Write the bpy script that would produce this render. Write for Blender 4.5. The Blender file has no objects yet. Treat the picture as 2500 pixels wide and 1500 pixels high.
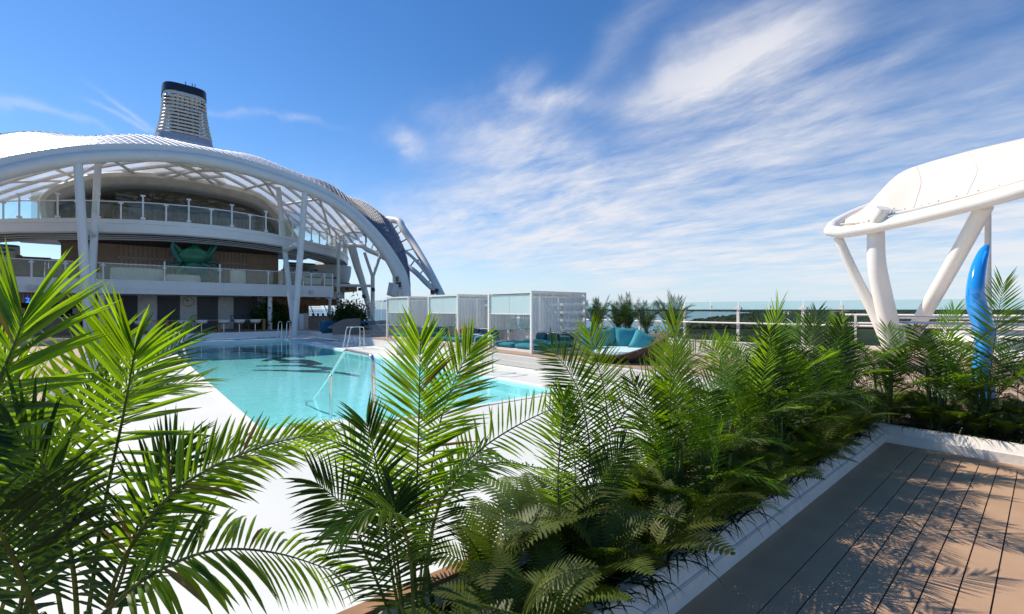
import bpy, math, random
from math import sin, cos, tan, pi, radians as R, sqrt
from mathutils import Vector as V, Matrix, Quaternion
random.seed(7)
sc = bpy.context.scene
COL = sc.collection
EYE = 2.1
# ---------------------------------------------------------------- camera
cam = bpy.data.cameras.new('camera'); cam.lens = 16.0; cam.sensor_width = 36.0
cam.clip_start = .05; cam.clip_end = 90000; cam.shift_y = .002
co = bpy.data.objects.new('camera', cam); COL.objects.link(co); sc.camera = co
YAW = R(40.3)
co.location = (0, 0, EYE); co.rotation_euler = (R(90), 0, -YAW)
# ---------------------------------------------------------------- light
SUN_EL, SUN_AZ = 44.0, -24.0          # azimuth from +y towards +x
S = V((sin(R(SUN_AZ))*cos(R(SUN_EL)), cos(R(SUN_AZ))*cos(R(SUN_EL)), sin(R(SUN_EL))))
sl = bpy.data.lights.new('sun', 'SUN'); sl.energy = 5.0; sl.angle = R(.5); sl.color = (1, .90, .77)
so = bpy.data.objects.new('sun', sl); COL.objects.link(so); so.rotation_euler = S.to_track_quat('Z', 'Y').to_euler()
sc.view_settings.view_transform = 'Standard'; sc.view_settings.look = 'None'
sc.view_settings.gamma = 1; sc.view_settings.exposure = .24; sc.view_settings.use_curve_mapping = False
FW = V((sin(YAW), cos(YAW), 0)); RT = V((cos(YAW), -sin(YAW), 0))
def ray(px, py):
    return FW + RT*((px-1250)/1111.) + V((0, 0, (755-py)/1111.))
def pd(px, py, d): return V((0, 0, EYE)) + ray(px, py)*d
def pz(px, py, z): r = ray(px, py); return pd(px, py, (z-EYE)/r.z)
def px_(px, py, x): r = ray(px, py); return pd(px, py, x/r.x)
def py_(px, py, y): r = ray(px, py); return pd(px, py, y/r.y)

class NT:
    def __init__(s, t): s.t = t
    def n(s, typ, **kw):
        nd = s.t.nodes.new(typ)
        for k, v in kw.items():
            if k[0] == 'i' and k[1:].isdigit(): s.set(nd, int(k[1:]), v)
            elif hasattr(nd, k): setattr(nd, k, v)
            else: s.set(nd, k.replace('_', ' '), v)
        return nd
    def set(s, nd, k, v):
        sock = nd.inputs[k]
        if isinstance(v, bpy.types.NodeSocket): s.t.links.new(v, sock)
        elif isinstance(v, bpy.types.Node): s.t.links.new(v.outputs[0], sock)
        else:
            if hasattr(sock.default_value, '__len__') and not hasattr(v, '__len__'): v = (v,)*len(sock.default_value)
            if hasattr(v, '__len__') and len(v) == 3 and len(sock.default_value) == 4: v = (*v, 1)
            sock.default_value = v
    def m(s, op, a, b=0, c=0):
        nd = s.t.nodes.new('ShaderNodeMath'); nd.operation = op
        s.set(nd, 0, a); s.set(nd, 1, b); s.set(nd, 2, c); return nd.outputs[0]
    def dot(s, a, v):
        nd = s.t.nodes.new('ShaderNodeVectorMath'); nd.operation = 'DOT_PRODUCT'
        s.set(nd, 0, a); s.set(nd, 1, v); return nd.outputs['Value']
    def mix(s, f, a, b, blend='MIX'):
        nd = s.t.nodes.new('ShaderNodeMix'); nd.data_type = 'RGBA'; nd.blend_type = blend
        s.set(nd, 0, f); s.set(nd, 6, a); s.set(nd, 7, b); return nd.outputs[2]
    def ramp(s, f, stops):
        nd = s.t.nodes.new('ShaderNodeValToRGB'); s.set(nd, 0, f); e = nd.color_ramp.elements
        while len(e) < len(stops): e.new(.5)
        for i, (p, c) in enumerate(stops):
            e[i].position = p; e[i].color = (*c, 1) if hasattr(c, '__len__') else (c, c, c, 1)
        return nd.outputs[0]

# ---------------------------------------------------------------- sky with cirrus
w = bpy.data.worlds.new('World'); sc.world = w; w.use_nodes = True
t = NT(w.node_tree); w.node_tree.nodes.clear()
sky = t.n('ShaderNodeTexSky', sky_type='NISHITA'); sky.sun_disc = False
sky.sun_elevation = R(SUN_EL); sky.sun_rotation = R(SUN_AZ % 360)
sky.air_density = 1.0; sky.dust_density = .05; sky.ozone_density = 2.2
tc = t.n('ShaderNodeTexCoord'); dr = tc.outputs['Generated']
sep = t.n('ShaderNodeSeparateXYZ', i0=dr)
up = sep.outputs[2]
# the clouds lie on a high level sheet: position on it = direction / height
k = t.m('DIVIDE', 1.0, t.m('ADD', t.m('MAXIMUM', up, 0.0), .10))
pl = t.n('ShaderNodeVectorMath', operation='SCALE', i0=dr); t.set(pl, 3, k)
flat = t.n('ShaderNodeVectorMath', operation='MULTIPLY', i0=pl, i1=(1, 1, 0))
warp = t.n('ShaderNodeTexNoise', i0=flat); warp.inputs['Scale'].default_value = .9; warp.inputs['Detail'].default_value = 3
wv = t.n('ShaderNodeVectorMath', operation='SUBTRACT', i0=warp.outputs['Color'], i1=(.5, .5, .5))
ws = t.n('ShaderNodeVectorMath', operation='SCALE', i0=wv); ws.inputs[3].default_value = .38
pw = t.n('ShaderNodeVectorMath', operation='ADD', i0=flat, i1=ws.outputs[0])
mp = t.n('ShaderNodeMapping', i0=pw); mp.inputs['Rotation'].default_value = (0, 0, R(20)); mp.inputs['Scale'].default_value = (1.15, .65, 1)
fb = t.n('ShaderNodeTexNoise', i0=mp); fb.inputs['Scale'].default_value = 1.5; fb.inputs['Detail'].default_value = 10; fb.inputs['Roughness'].default_value = .62
mp2 = t.n('ShaderNodeMapping', i0=pw); mp2.inputs['Rotation'].default_value = (0, 0, R(28)); mp2.inputs['Scale'].default_value = (2.0, .75, 1)
fi = t.n('ShaderNodeTexNoise', i0=mp2); fi.inputs['Scale'].default_value = 3.2; fi.inputs['Detail'].default_value = 8; fi.inputs['Roughness'].default_value = .65
# banks of cloud, each about its own direction (centre, half width, half height, strength, tilt)
wd = t.n('ShaderNodeTexNoise', i0=dr); wd.inputs['Scale'].default_value = 4.5; wd.inputs['Detail'].default_value = 5
wd2 = t.n('ShaderNodeVectorMath', operation='SUBTRACT', i0=wd.outputs['Color'], i1=(.5, .5, .5))
wd3 = t.n('ShaderNodeVectorMath', operation='SCALE', i0=wd2); wd3.inputs[3].default_value = .16
dw = t.n('ShaderNodeVectorMath', operation='ADD', i0=dr, i1=wd3.outputs[0]).outputs[0]
banks = [(1250, 545, .28, .075, 1.1, -3), (1650, 600, .42, .060, .85, 2), (1350, 420, .17, .055, .95, 14), (1230, 330, .12, .045, .60, 10),
         (1320, 247, .080, .024, 1.0, 3), (1255, 190, .05, .030, .55, -35), (1760, 185, .15, .065, .80, -32), (1900, 240, .10, .11, .95, 20),
         (1640, 225, .12, .030, .60, -8), (1800, 400, .24, .07, .60, -15), (1560, 430, .22, .04, .60, -4), (2150, 560, .42, .07, .62, -6), (2150, 350, .30, .03, .32, -20),
         (2350, 460, .28, .04, .35, -22), (1560, 60, .22, .030, .32, -38), (1900, 60, .22, .045, .42, -30), (2150, 130, .14, .035, .30, -30), (975, 358, .035, .018, .85, 12),
         (345, 272, .04, .005, .55, 18), (330, 290, .05, .005, .5, 0), (60, 295, .12, .006, .42, 0), (650, 287, .09, .006, .5, 0), (1250, 655, .30, .011, .6, 0),
         (2900, 520, .5, .12, .6, 0), (3900, 300, .4, .15, .6, 10)]
acc = None
for (bx, by, rx, ry, st, ti) in banks:
    c = ray(bx, by).normalized(); r0 = c.cross(V((0, 0, 1))).normalized(); u0 = r0.cross(c)
    a = R(-ti); rr = r0*cos(a)+u0*sin(a); uu = u0*cos(a)-r0*sin(a)
    q = t.m('ADD', t.m('POWER', t.m('ABSOLUTE', t.m('MULTIPLY', t.dot(dw, tuple(rr)), 1/rx)), 2.0),
            t.m('POWER', t.m('ABSOLUTE', t.m('MULTIPLY', t.m('ADD', t.dot(dw, tuple(uu)), 0), 1/ry)), 2.0))
    g = t.m('MULTIPLY', t.m('EXPONENT', t.m('MULTIPLY', q, -.75)), st)
    g = t.m('MULTIPLY', g, t.m('GREATER_THAN', t.dot(dr, tuple(c)), 0.0))
    acc = g if acc is None else t.m('SUBTRACT', t.m('ADD', acc, g), t.m('MULTIPLY', acc, t.m('MINIMUM', g, 1)))
nz = t.m('ADD', t.m('MULTIPLY', fb.outputs[0], .62), t.m('MULTIPLY', fi.outputs[0], .38))
tex = t.m('MINIMUM', t.m('MAXIMUM', t.m('MULTIPLY', t.m('ADD', t.m('SUBTRACT', nz, .385), t.m('MULTIPLY', acc, .07)), 3.9), 0), 1.0)
cov = t.m('MULTIPLY', t.m('MINIMUM', acc, 1.0), tex)
cov = t.m('MULTIPLY', t.m('POWER', cov, 1.15), .95)
hs = t.n('ShaderNodeHueSaturation', Color=sky); hs.inputs['Saturation'].default_value = 1.26; hs.inputs['Value'].default_value = 1.0
skyc = t.mix(1.0, hs.outputs[0], (.93, .98, 1.10), 'MULTIPLY')
hz = t.m('POWER', t.m('SUBTRACT', 1.0, t.m('MINIMUM', t.m('MAXIMUM', t.m('MULTIPLY', up, 1.0), 0), 1.0)), 9.0)
skyc = t.mix(t.m('MULTIPLY', hz, .85), skyc, (4.3, 5.6, 7.3))
full = t.mix(cov, skyc, (6.6, 6.6, 6.9))
sc.cycles.max_bounces = 8; sc.cycles.transparent_max_bounces = 20; sc.cycles.diffuse_bounces = 3; sc.cycles.glossy_bounces = 3
bg = t.n('ShaderNodeBackground', Color=full); bg.inputs['Strength'].default_value = .112
t.n('ShaderNodeOutputWorld', Surface=bg)

# ---------------------------------------------------------------- materials
MATS = {}
def mat(name, col, rough=.5, spec=.5, metal=0, var=.06, scale=6, bump=0, bscale=40, trans=None, coat=0, objvar=0, col2=None):
    if name in MATS: return MATS[name]
    m = bpy.data.materials.new(name); m.use_nodes = True; n = NT(m.node_tree)
    p = m.node_tree.nodes['Principled BSDF']; out = m.node_tree.nodes['Material Output']
    p.inputs['Roughness'].default_value = rough; p.inputs['Metallic'].default_value = metal
    p.inputs['Specular IOR Level'].default_value = spec; p.inputs['Coat Weight'].default_value = coat
    tcn = n.n('ShaderNodeTexCoord'); nz = n.n('ShaderNodeTexNoise', i0=tcn.outputs['Object'])
    nz.inputs['Scale'].default_value = scale; nz.inputs['Detail'].default_value = 6
    lo = tuple(max(0, c*(1-var*2)) for c in col); hi = tuple(min(1, c*(1+var*1.2)) for c in col)
    if col2: hi = col2
    c = n.ramp(nz.outputs[0], [(.3, lo), (.7, hi)])
    if objvar:
        oi = n.n('ShaderNodeObjectInfo')
        h = n.n('ShaderNodeHueSaturation', Color=c)
        n.set(h, 'Value', n.m('ADD', 1-objvar, n.m('MULTIPLY', oi.outputs['Random'], 2*objvar)))
        n.set(h, 'Hue', n.m('ADD', .5-objvar*.06, n.m('MULTIPLY', oi.outputs['Random'], objvar*.12)))
        c = h.outputs[0]
    n.set(p, 'Base Color', c)
    if bump:
        nb = n.n('ShaderNodeTexNoise', i0=tcn.outputs['Object']); nb.inputs['Scale'].default_value = bscale; nb.inputs['Detail'].default_value = 4
        b = n.n('ShaderNodeBump', Height=nb.outputs[0]); b.inputs['Strength'].default_value = bump; b.inputs['Distance'].default_value = .01
        n.set(p, 'Normal', b.outputs[0])
    if trans:
        tr = n.n('ShaderNodeBsdfTranslucent'); tr.inputs[0].default_value = (*trans[0], 1)
        if objvar:
            h2 = n.n('ShaderNodeHueSaturation', Color=(*trans[0], 1))
            n.set(h2, 'Value', n.m('ADD', 1-objvar*1.5, n.m('MULTIPLY', oi.outputs['Random'], 3*objvar)))
            n.set(tr, 0, h2.outputs[0])
        mx = n.n('ShaderNodeMixShader', i0=trans[1], i1=p.outputs[0], i2=tr.outputs[0]); n.set(out, 'Surface', mx.outputs[0])
    MATS[name] = m; return m
def glassmat(name, tint, refl=1.0, body=0, bodycol=(.5, .6, .6), bump=0, bscale=3, rough=.0, ior=1.5):
    """thin pane: tinted see-through + mirror by fresnel (+ a little milky body)"""
    m = bpy.data.materials.new(name); m.use_nodes = True; n = NT(m.node_tree); m.node_tree.nodes.clear()
    tr = n.n('ShaderNodeBsdfTransparent'); tr.inputs[0].default_value = (*tint, 1)
    gl = n.n('ShaderNodeBsdfGlossy'); gl.inputs['Roughness'].default_value = rough; gl.inputs[0].default_value = (refl, refl, refl, 1)
    f0 = ((ior-1)/(ior+1))**2
    lw = n.n('ShaderNodeLayerWeight'); lw.inputs[0].default_value = .5
    base = tr.outputs[0]
    if body:
        df = n.n('ShaderNodeBsdfDiffuse'); df.inputs[0].default_value = (*bodycol, 1)
        base = n.n('ShaderNodeMixShader', i0=body, i1=base, i2=df.outputs[0]).outputs[0]
    if bump:
        tcn = n.n('ShaderNodeTexCoord')
        nb = n.n('ShaderNodeTexNoise', i0=tcn.outputs['Object']); nb.inputs['Scale'].default_value = bscale; nb.inputs['Detail'].default_value = 3
        b = n.n('ShaderNodeBump', Height=nb.outputs[0]); b.inputs['Strength'].default_value = bump; b.inputs['Distance'].default_value = .05
        n.set(gl, 'Normal', b.outputs[0]); n.set(lw, 'Normal', b.outputs[0])
    frs = n.m('ADD', f0, n.m('MULTIPLY', n.m('POWER', lw.outputs['Facing'], 5.0), 1-f0))
    mx = n.n('ShaderNodeMixShader', i0=frs, i1=base, i2=gl.outputs[0])
    n.n('ShaderNodeOutputMaterial', Surface=mx); MATS[name] = m; return m

M_white = mat('white paint', (.82, .79, .735), .38, .5, var=.015, scale=1.2)
M_white2 = mat('steel white paint', (.81, .78, .725), .42, .4, var=.02, scale=1.5, bump=.05, bscale=8)
M_kerb = mat('kerb paint', (.74, .69, .62), .5, .4, var=.04, scale=9, bump=.35, bscale=26)
M_deckw = mat('white deck coating', (.68, .70, .66), .55, .3, var=.03, scale=.5, bump=.12, bscale=90)
M_coping = mat('pool coping', (.82, .78, .74), .6, .3, var=.03, scale=5)
M_brown = mat('brown deck', (.455, .295, .185), .65, .3, var=.05, scale=3.5, bump=.18, bscale=120)
M_caulk = mat('black caulk', (.02, .02, .02), .8, .2)
M_teak = mat('teak', (.34, .19, .10), .55, .3, var=.15, scale=8)
M_wood = mat('pale wood cladding', (.64, .50, .38), .55, .3, var=.08, scale=5)
M_slat = mat('brown slat', (.30, .21, .145), .6, .3, var=.08, scale=4)
M_stagew = mat('stage wall brown', (.74, .55, .40), .6, .3, var=.06, scale=2)
M_slatl = mat('light slat edge', (.45, .37, .28), .5, .3)
M_woodo = mat('orange timber', (.30, .14, .05), .5, .4, var=.12, scale=6)
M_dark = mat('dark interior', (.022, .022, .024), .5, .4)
M_grey = mat('grey curtain', (.20, .20, .21), .8, .2, var=.12, scale=12)
M_panel = mat('white wall', (.66, .64, .61), .6, .3, var=.05, scale=3, bump=.2, bscale=5)
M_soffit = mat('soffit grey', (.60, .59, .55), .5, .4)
M_cream = mat('cream shell', (.72, .67, .56), .5, .4, var=.06, scale=1.5)
M_steel = mat('brushed steel', (.62, .62, .62), .22, .5, metal=1, var=.03, scale=20)
M_teal = mat('teal cushion', (.03, .19, .25), .8, .2, var=.12, scale=5, bump=.3, bscale=9)
M_teal2 = mat('teal pillow', (.07, .34, .40), .75, .2, var=.08, scale=4, bump=.35, bscale=5, objvar=.1)
M_teald = mat('dark teal upholstery', (.02, .10, .16), .8, .2, var=.1, scale=5)
M_pale = mat('pale aqua mattress', (.52, .70, .70), .8, .2, var=.04, scale=4)
M_seat = mat('pale seat shell', (.62, .59, .52), .6, .3, var=.04)
M_wick = mat('brown wicker', (.16, .105, .075), .6, .3, var=.2, scale=40)
M_octo = mat('green lacquer', (.004, .19, .105), .2, .5, var=.2, scale=1.5, coat=.3)
M_octo2 = mat('teal lacquer', (.006, .16, .13), .2, .5, var=.1, scale=2, coat=.3)
M_navy = mat('navy paint', (.012, .018, .05), .3, .5)
M_funnel = mat('funnel grey blue', (.55, .56, .60), .4, .4, var=.04)
M_louvre = mat('funnel louvre', (.66, .62, .55), .4, .4)
M_blue = mat('blue gloss', (.015, .29, .80), .10, .7, var=.12, scale=2, coat=1.0)
M_black = mat('black plastic', (.015, .015, .016), .4, .5)
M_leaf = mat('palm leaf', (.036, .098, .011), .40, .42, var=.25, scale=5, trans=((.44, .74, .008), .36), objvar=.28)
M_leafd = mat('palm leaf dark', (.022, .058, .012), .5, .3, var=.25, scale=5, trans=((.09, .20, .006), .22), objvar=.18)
M_rach = mat('palm stalk', (.14, .17, .03), .5, .4, var=.3, scale=14, trans=((.20, .28, .02), .15))
M_stem = mat('palm stem', (.055, .11, .025), .45, .4, var=.25, scale=10)
M_fern = mat('fern leaf', (.095, .125, .022), .5, .3, var=.25, scale=6, trans=((.22, .34, .02), .35), objvar=.25)
M_grass = mat('strap leaf', (.016, .042, .012), .45, .4, var=.3, scale=3, trans=((.03, .09, .008), .25))
M_soil = mat('soil', (.03, .022, .016), .9, .1, var=.4, scale=20, bump=.8, bscale=30)
M_dry = mat('dry leaf tip', (.22, .17, .05), .6, .2, var=.3, scale=8, trans=((.35, .26, .04), .3))
M_fabric = mat('white awning fabric', (.82, .745, .66), .8, .2, var=.01, scale=1, bump=.05, bscale=3, trans=((.8, .72, .64), .18))
M_rope = mat('rope', (.6, .56, .5), .8, .1)
M_basin = mat('pool tiles', (.56, .86, .84), .4, .3, var=.035, scale=2.2)
M_basinw = mat('pool step', (.70, .88, .86), .5, .3, var=.02, scale=3)
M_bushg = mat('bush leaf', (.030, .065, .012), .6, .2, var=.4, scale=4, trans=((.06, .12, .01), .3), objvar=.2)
M_yellow = mat('olive hedge leaf', (.09, .11, .02), .6, .2, var=.4, scale=6, trans=((.15, .2, .02), .3))  # olive yellow-green leaf colour, used on every other planter bush
M_clock = mat('clock face', (.60, .56, .48), .4, .4)
M_red = mat('orange red ring', (.75, .07, .02), .5, .4)
M_green = mat('exit sign green', (.01, .16, .10), .4, .4)
G_rail = glassmat('railing glass', (.93, .98, .965), .85, .012, (.45, .62, .60), ior=1.42)
G_screen = glassmat('windscreen glass', (.84, .94, .93), .8, .012, (.5, .7, .72), ior=1.33)
G_milky = glassmat('frosted screen glass', (.72, .80, .80), .9, .25, (.42, .47, .47), bump=.1, ior=1.45)
G_shade = glassmat('mesh blind', (.66, .70, .70), .15, .68, (.84, .86, .85), rough=.6)
G_blind = glassmat('pale blind', (.74, .86, .86), .2, .66, (.76, .88, .87), rough=.5)
G_house = glassmat('dark window glass', (.86, .87, .82), .9, .02, (.25, .25, .2), bump=.25, bscale=.5)
G_water = glassmat('pool water surface', (.66, .975, .985), 1.0, .02, (.2, .65, .72), bump=.10, bscale=5.5, ior=1.33)

def emis(name, col, s):
    m = bpy.data.materials.new(name); m.use_nodes = True; p = m.node_tree.nodes['Principled BSDF']
    p.inputs['Base Color'].default_value = (*col, 1); p.inputs['Emission Color'].default_value = (*col, 1)
    p.inputs['Emission Strength'].default_value = s; MATS[name] = m; return m
E_blue = emis('blue lit sign', (.01, .12, 1), 3.0)

# ETFE pillow: pale, glossy, half see-through
def etfe(name, tint, body, bodycol, tr):
    m = bpy.data.materials.new(name); m.use_nodes = True; n = NT(m.node_tree); m.node_tree.nodes.clear()
    a = n.n('ShaderNodeBsdfTransparent'); a.inputs[0].default_value = (*tint, 1)
    d = n.n('ShaderNodeBsdfDiffuse'); d.inputs[0].default_value = (*bodycol, 1)
    tl = n.n('ShaderNodeBsdfTranslucent'); tl.inputs[0].default_value = (*bodycol, 1)
    dm = n.n('ShaderNodeMixShader', i0=tr, i1=d.outputs[0], i2=tl.outputs[0])
    b = n.n('ShaderNodeMixShader', i0=body, i1=a.outputs[0], i2=dm.outputs[0])
    g = n.n('ShaderNodeBsdfGlossy'); g.inputs['Roughness'].default_value = .24; g.inputs[0].default_value = (.9, .9, .9, 1)
    tcn = n.n('ShaderNodeTexCoord'); nb = n.n('ShaderNodeTexNoise', i0=tcn.outputs['Object']); nb.inputs['Scale'].default_value = 1.2; nb.inputs['Detail'].default_value = 4
    bp = n.n('ShaderNodeBump', Height=nb.outputs[0]); bp.inputs['Strength'].default_value = .12; bp.inputs['Distance'].default_value = .15
    n.set(g, 'Normal', bp.outputs[0])
    lw = n.n('ShaderNodeLayerWeight'); lw.inputs[0].default_value = .5; n.set(lw, 'Normal', bp.outputs[0])
    frs = n.m('ADD', .05, n.m('MULTIPLY', n.m('POWER', lw.outputs['Facing'], 4.0), .95))
    mx = n.n('ShaderNodeMixShader', i0=frs, i1=b.outputs[0], i2=g.outputs[0])
    n.n('ShaderNodeOutputMaterial', Surface=mx); MATS[name] = m; return m
G_etfe = etfe('roof foil', (.80, .84, .90), .52, (.82, .82, .82), .5)

G_clear = etfe('clear roof glazing', (.62, .68, .78), .34, (.50, .56, .66), .5)
# ---------------------------------------------------------------- mesh building
class MB:
    def __init__(s): s.v = []; s.f = []; s.sm = False
    def add(s, vs, fs):
        n = len(s.v); s.v += [tuple(p) for p in vs]; s.f += [tuple(i+n for i in f) for f in fs]; return s
    def box(s, a, b, rz=0, c=None):
        x0, y0, z0 = a; x1, y1, z1 = b
        vs = [V(p) for p in ((x0, y0, z0), (x1, y0, z0), (x1, y1, z0), (x0, y1, z0), (x0, y0, z1), (x1, y0, z1), (x1, y1, z1), (x0, y1, z1))]
        if rz:
            c = V(c) if c else (V(a)+V(b))/2; m = Matrix.Rotation(rz, 3, 'Z'); vs = [m@(p-c)+c for p in vs]
        return s.add(vs, [(0, 3, 2, 1), (4, 5, 6, 7), (0, 1, 5, 4), (1, 2, 6, 5), (2, 3, 7, 6), (3, 0, 4, 7)])
    def cbox(s, c, sz, rz=0):
        c = V(c); h = V(sz)/2; return s.box(c-h, c+h, rz)
    def prism(s, poly, z0, z1):
        n = len(poly); vs = [(p[0], p[1], z0) for p in poly]+[(p[0], p[1], z1) for p in poly]
        return s.add(vs, [tuple(range(n-1, -1, -1)), tuple(range(n, 2*n))]+[(i, (i+1) % n, n+(i+1) % n, n+i) for i in range(n)])
    def grid(s, rows, closed=False):
        m = len(rows[0]); vs = [p for r in rows for p in r]; fs = []
        for i in range(len(rows)-1):
            for j in range(m if closed else m-1):
                k = (j+1) % m; fs.append((i*m+j, i*m+k, (i+1)*m+k, (i+1)*m+j))
        return s.add(vs, fs)
    def tube(s, path, r, n=10, closed=False, cap=True, sq=1.0):
        path = [V(p) for p in path]; L = len(path); rs = r if hasattr(r, '__len__') else [r]*L
        up = None; rings = []
        for i, p in enumerate(path):
            if closed: tg = path[(i+1) % L]-path[i-1]
            else: tg = path[min(i+1, L-1)]-path[max(i-1, 0)]
            tg = tg.normalized() if tg.length > 1e-9 else V((0, 0, 1))
            if up is None:
                up = V((0, 0, 1)) if abs(tg.z) < .9 else V((1, 0, 0))
            up = (up-tg*up.dot(tg)); up = up.normalized() if up.length > 1e-6 else tg.orthogonal().normalized()
            sd = tg.cross(up)
            rings.append([p+up*(rs[i]*sq*sin(2*pi*k/n))+sd*(rs[i]*cos(2*pi*k/n)) for k in range(n)])
        if closed: rings.append(rings[0])
        b = len(s.v); s.grid(rings, True)
        if cap and not closed:
            s.f.append(tuple(b+k for k in range(n))); s.f.append(tuple(b+(L-1)*n+k for k in range(n-1, -1, -1)))
        return s
    def cyl(s, p, r, h, n=16, r2=None):
        p = V(p); return s.tube([p, p+V((0, 0, h))], [r, r if r2 is None else r2], n)
    def ball(s, c, r, n=10, m=7):
        c = V(c); r = V(r) if hasattr(r, '__len__') else V((r, r, r)); rows = []
        for i in range(m+1):
            th = pi*i/m; rows.append([c+V((r.x*sin(th)*cos(2*pi*j/n), r.y*sin(th)*sin(2*pi*j/n), r.z*cos(th))) for j in range(n)])
        return s.grid(rows, True)
    def cushion(s, c, sz, rz=0, tilt=0, puff=1.0, n=8, tiltax='X'):
        """a soft box: superellipsoid"""
        c = V(c); rows = []; m = Matrix.Rotation(rz, 3, 'Z')@Matrix.Rotation(tilt, 3, tiltax)
        sg = lambda x, e: math.copysign(abs(x)**e, x)
        for i in range(n+1):
            th = -pi/2+pi*i/n; row = []
            for j in range(2*n):
                ph = 2*pi*j/(2*n)
                row.append(c+m@V((sz[0]/2*sg(cos(th), .55)*sg(cos(ph), .35), sz[1]/2*sg(cos(th), .55)*sg(sin(ph), .35), sz[2]/2*sg(sin(th), .8*puff))))
            rows.append(row)
        return s.grid(rows, True)
    def mesh(s, name, material, smooth=None, org=V((0, 0, 0))):
        me = bpy.data.meshes.new(name)
        me.from_pydata([tuple(V(p)-org) for p in s.v] if org.length else s.v, [], s.f)
        if material: me.materials.append(material)
        if (smooth if smooth is not None else s.sm):
            me.polygons.foreach_set('use_smooth', [True]*len(me.polygons))
            try: me.set_sharp_from_angle(angle=R(40))
            except Exception: pass
        me.update(); return me
    def build(s, name, material, parent=None, smooth=True, **kw):
        org = parent_loc(parent) if parent else V((0, 0, 0))
        o = bpy.data.objects.new(name, s.mesh(name, material, smooth, org)); COL.objects.link(o)
        if parent: o.parent = parent
        for k, v in kw.items(): o[k] = v
        return o
def parent_loc(p):
    l = V((0, 0, 0))
    while p: l = l+p.location; p = p.parent
    return l
def thing(name, label, cat, loc=(0, 0, 0), rz=0, group=None):
    o = bpy.data.objects.new(name, None); COL.objects.link(o); o.location = loc; o.rotation_euler = (0, 0, rz)
    o.empty_display_size = .1; o['label'] = label; o['category'] = cat
    if group: o['group'] = group
    return o
def tag(o, label, cat, group=None):
    o['label'] = label; o['category'] = cat
    if group: o['group'] = group
    return o
def struct(name, mb, m, smooth=False):
    o = mb.build(name, m, None, smooth); o['kind'] = 'structure'; return o
def inst(src, parent, loc=(0, 0, 0), rot=(0, 0, 0), sc_=None, name=None):
    c = src.copy(); COL.objects.link(c); c.parent = parent; c.location = loc; c.rotation_euler = rot
    if sc_: c.scale = sc_ if hasattr(sc_, '__len__') else (sc_,)*3
    return c
def copy_thing(root, loc, rz=0, label=None, scale=None):
    r = root.copy(); COL.objects.link(r); r.location = loc; r.rotation_euler = (0, 0, rz)
    if scale: r.scale = (scale,)*3
    if label: r['label'] = label
    def rec(a, b):
        for ch in list(a.children):
            c = ch.copy(); COL.objects.link(c); c.parent = b; rec(ch, c)
    rec(root, r); return r
def bez(pts, n):
    """Catmull-Rom through control points"""
    P = [V(p) for p in pts]; P = [P[0]*2-P[1]]+P+[P[-1]*2-P[-2]]; out = []; seg = len(P)-3
    for i in range(n+1):
        u = i/n*seg; k = min(int(u), seg-1); t_ = u-k; a, b, c, d = P[k:k+4]
        out.append(.5*((2*b)+(c-a)*t_+(2*a-5*b+4*c-d)*t_*t_+(3*b-a-3*c+d)*t_**3))
    return out
def interp(tab, x):
    for (a, b), (c, d) in zip(tab, tab[1:]):
        if x <= c: return b+(d-b)*(x-a)/(c-a)
    return tab[-1][1]
# ================================================================ SETTING: sea, land
mb = MB(); mb.box((-60000, -60000, -36), (60000, 60000, -35))
m = bpy.data.materials.new('sea water'); m.use_nodes = True; n = NT(m.node_tree); p = m.node_tree.nodes['Principled BSDF']
p.inputs['Base Color'].default_value = (.008, .07, .13, 1); p.inputs['Roughness'].default_value = .22; p.inputs['Specular IOR Level'].default_value = .35
tcn = n.n('ShaderNodeTexCoord'); nb = n.n('ShaderNodeTexNoise', i0=tcn.outputs['Object']); nb.inputs['Scale'].default_value = .06; nb.inputs['Detail'].default_value = 5
b = n.n('ShaderNodeBump', Height=nb.outputs[0]); b.inputs['Strength'].default_value = .7; b.inputs['Distance'].default_value = 1.5
n.set(p, 'Normal', b.outputs[0]); struct('sea', mb, m)

M_land = mat('far woodland ground', (.020, .034, .014), .9, .1, var=.5, scale=.004, col2=(.045, .055, .022))
M_crown = mat('far tree crowns', (.016, .032, .010), .9, .1, var=.4, scale=.02, col2=(.040, .055, .018))
# land: shore polygon in pixels on the sea plane, far coast strip + nearer spit on the right
def sea(px, py, z=-35): return pz(px, py, z)
land = MB()
shoreA = [(1380, 757.6), (1500, 758.4), (1650, 760), (1790, 761.5), (1850, 764), (1770, 776), (1700, 790), (1640, 812), (1700, 850), (2050, 990), (3600, 1200), (5200, 900), (5200, 757.0), (2500, 756.4), (1600, 756.6)]
pts = [sea(*q) for q in shoreA]
from mathutils.geometry import tessellate_polygon
tri = tessellate_polygon([[V((q.x, q.y, 0)) for q in pts]])
for tr in tri: land.add([V((pts[i].x, pts[i].y, -34)) for i in tr], [(0, 1, 2)])
o = struct('wooded_land', land, M_land)
def inpoly(x, y):
    c = False; j = len(pts)-1
    for i in range(len(pts)):
        if (pts[i].y > y) != (pts[j].y > y) and x < (pts[j].x-pts[i].x)*(y-pts[i].y)/(pts[j].y-pts[i].y)+pts[i].x: c = not c
        j = i
    return c
rnd = random.Random(3)
crowns = MB(); cnt = 0
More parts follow.
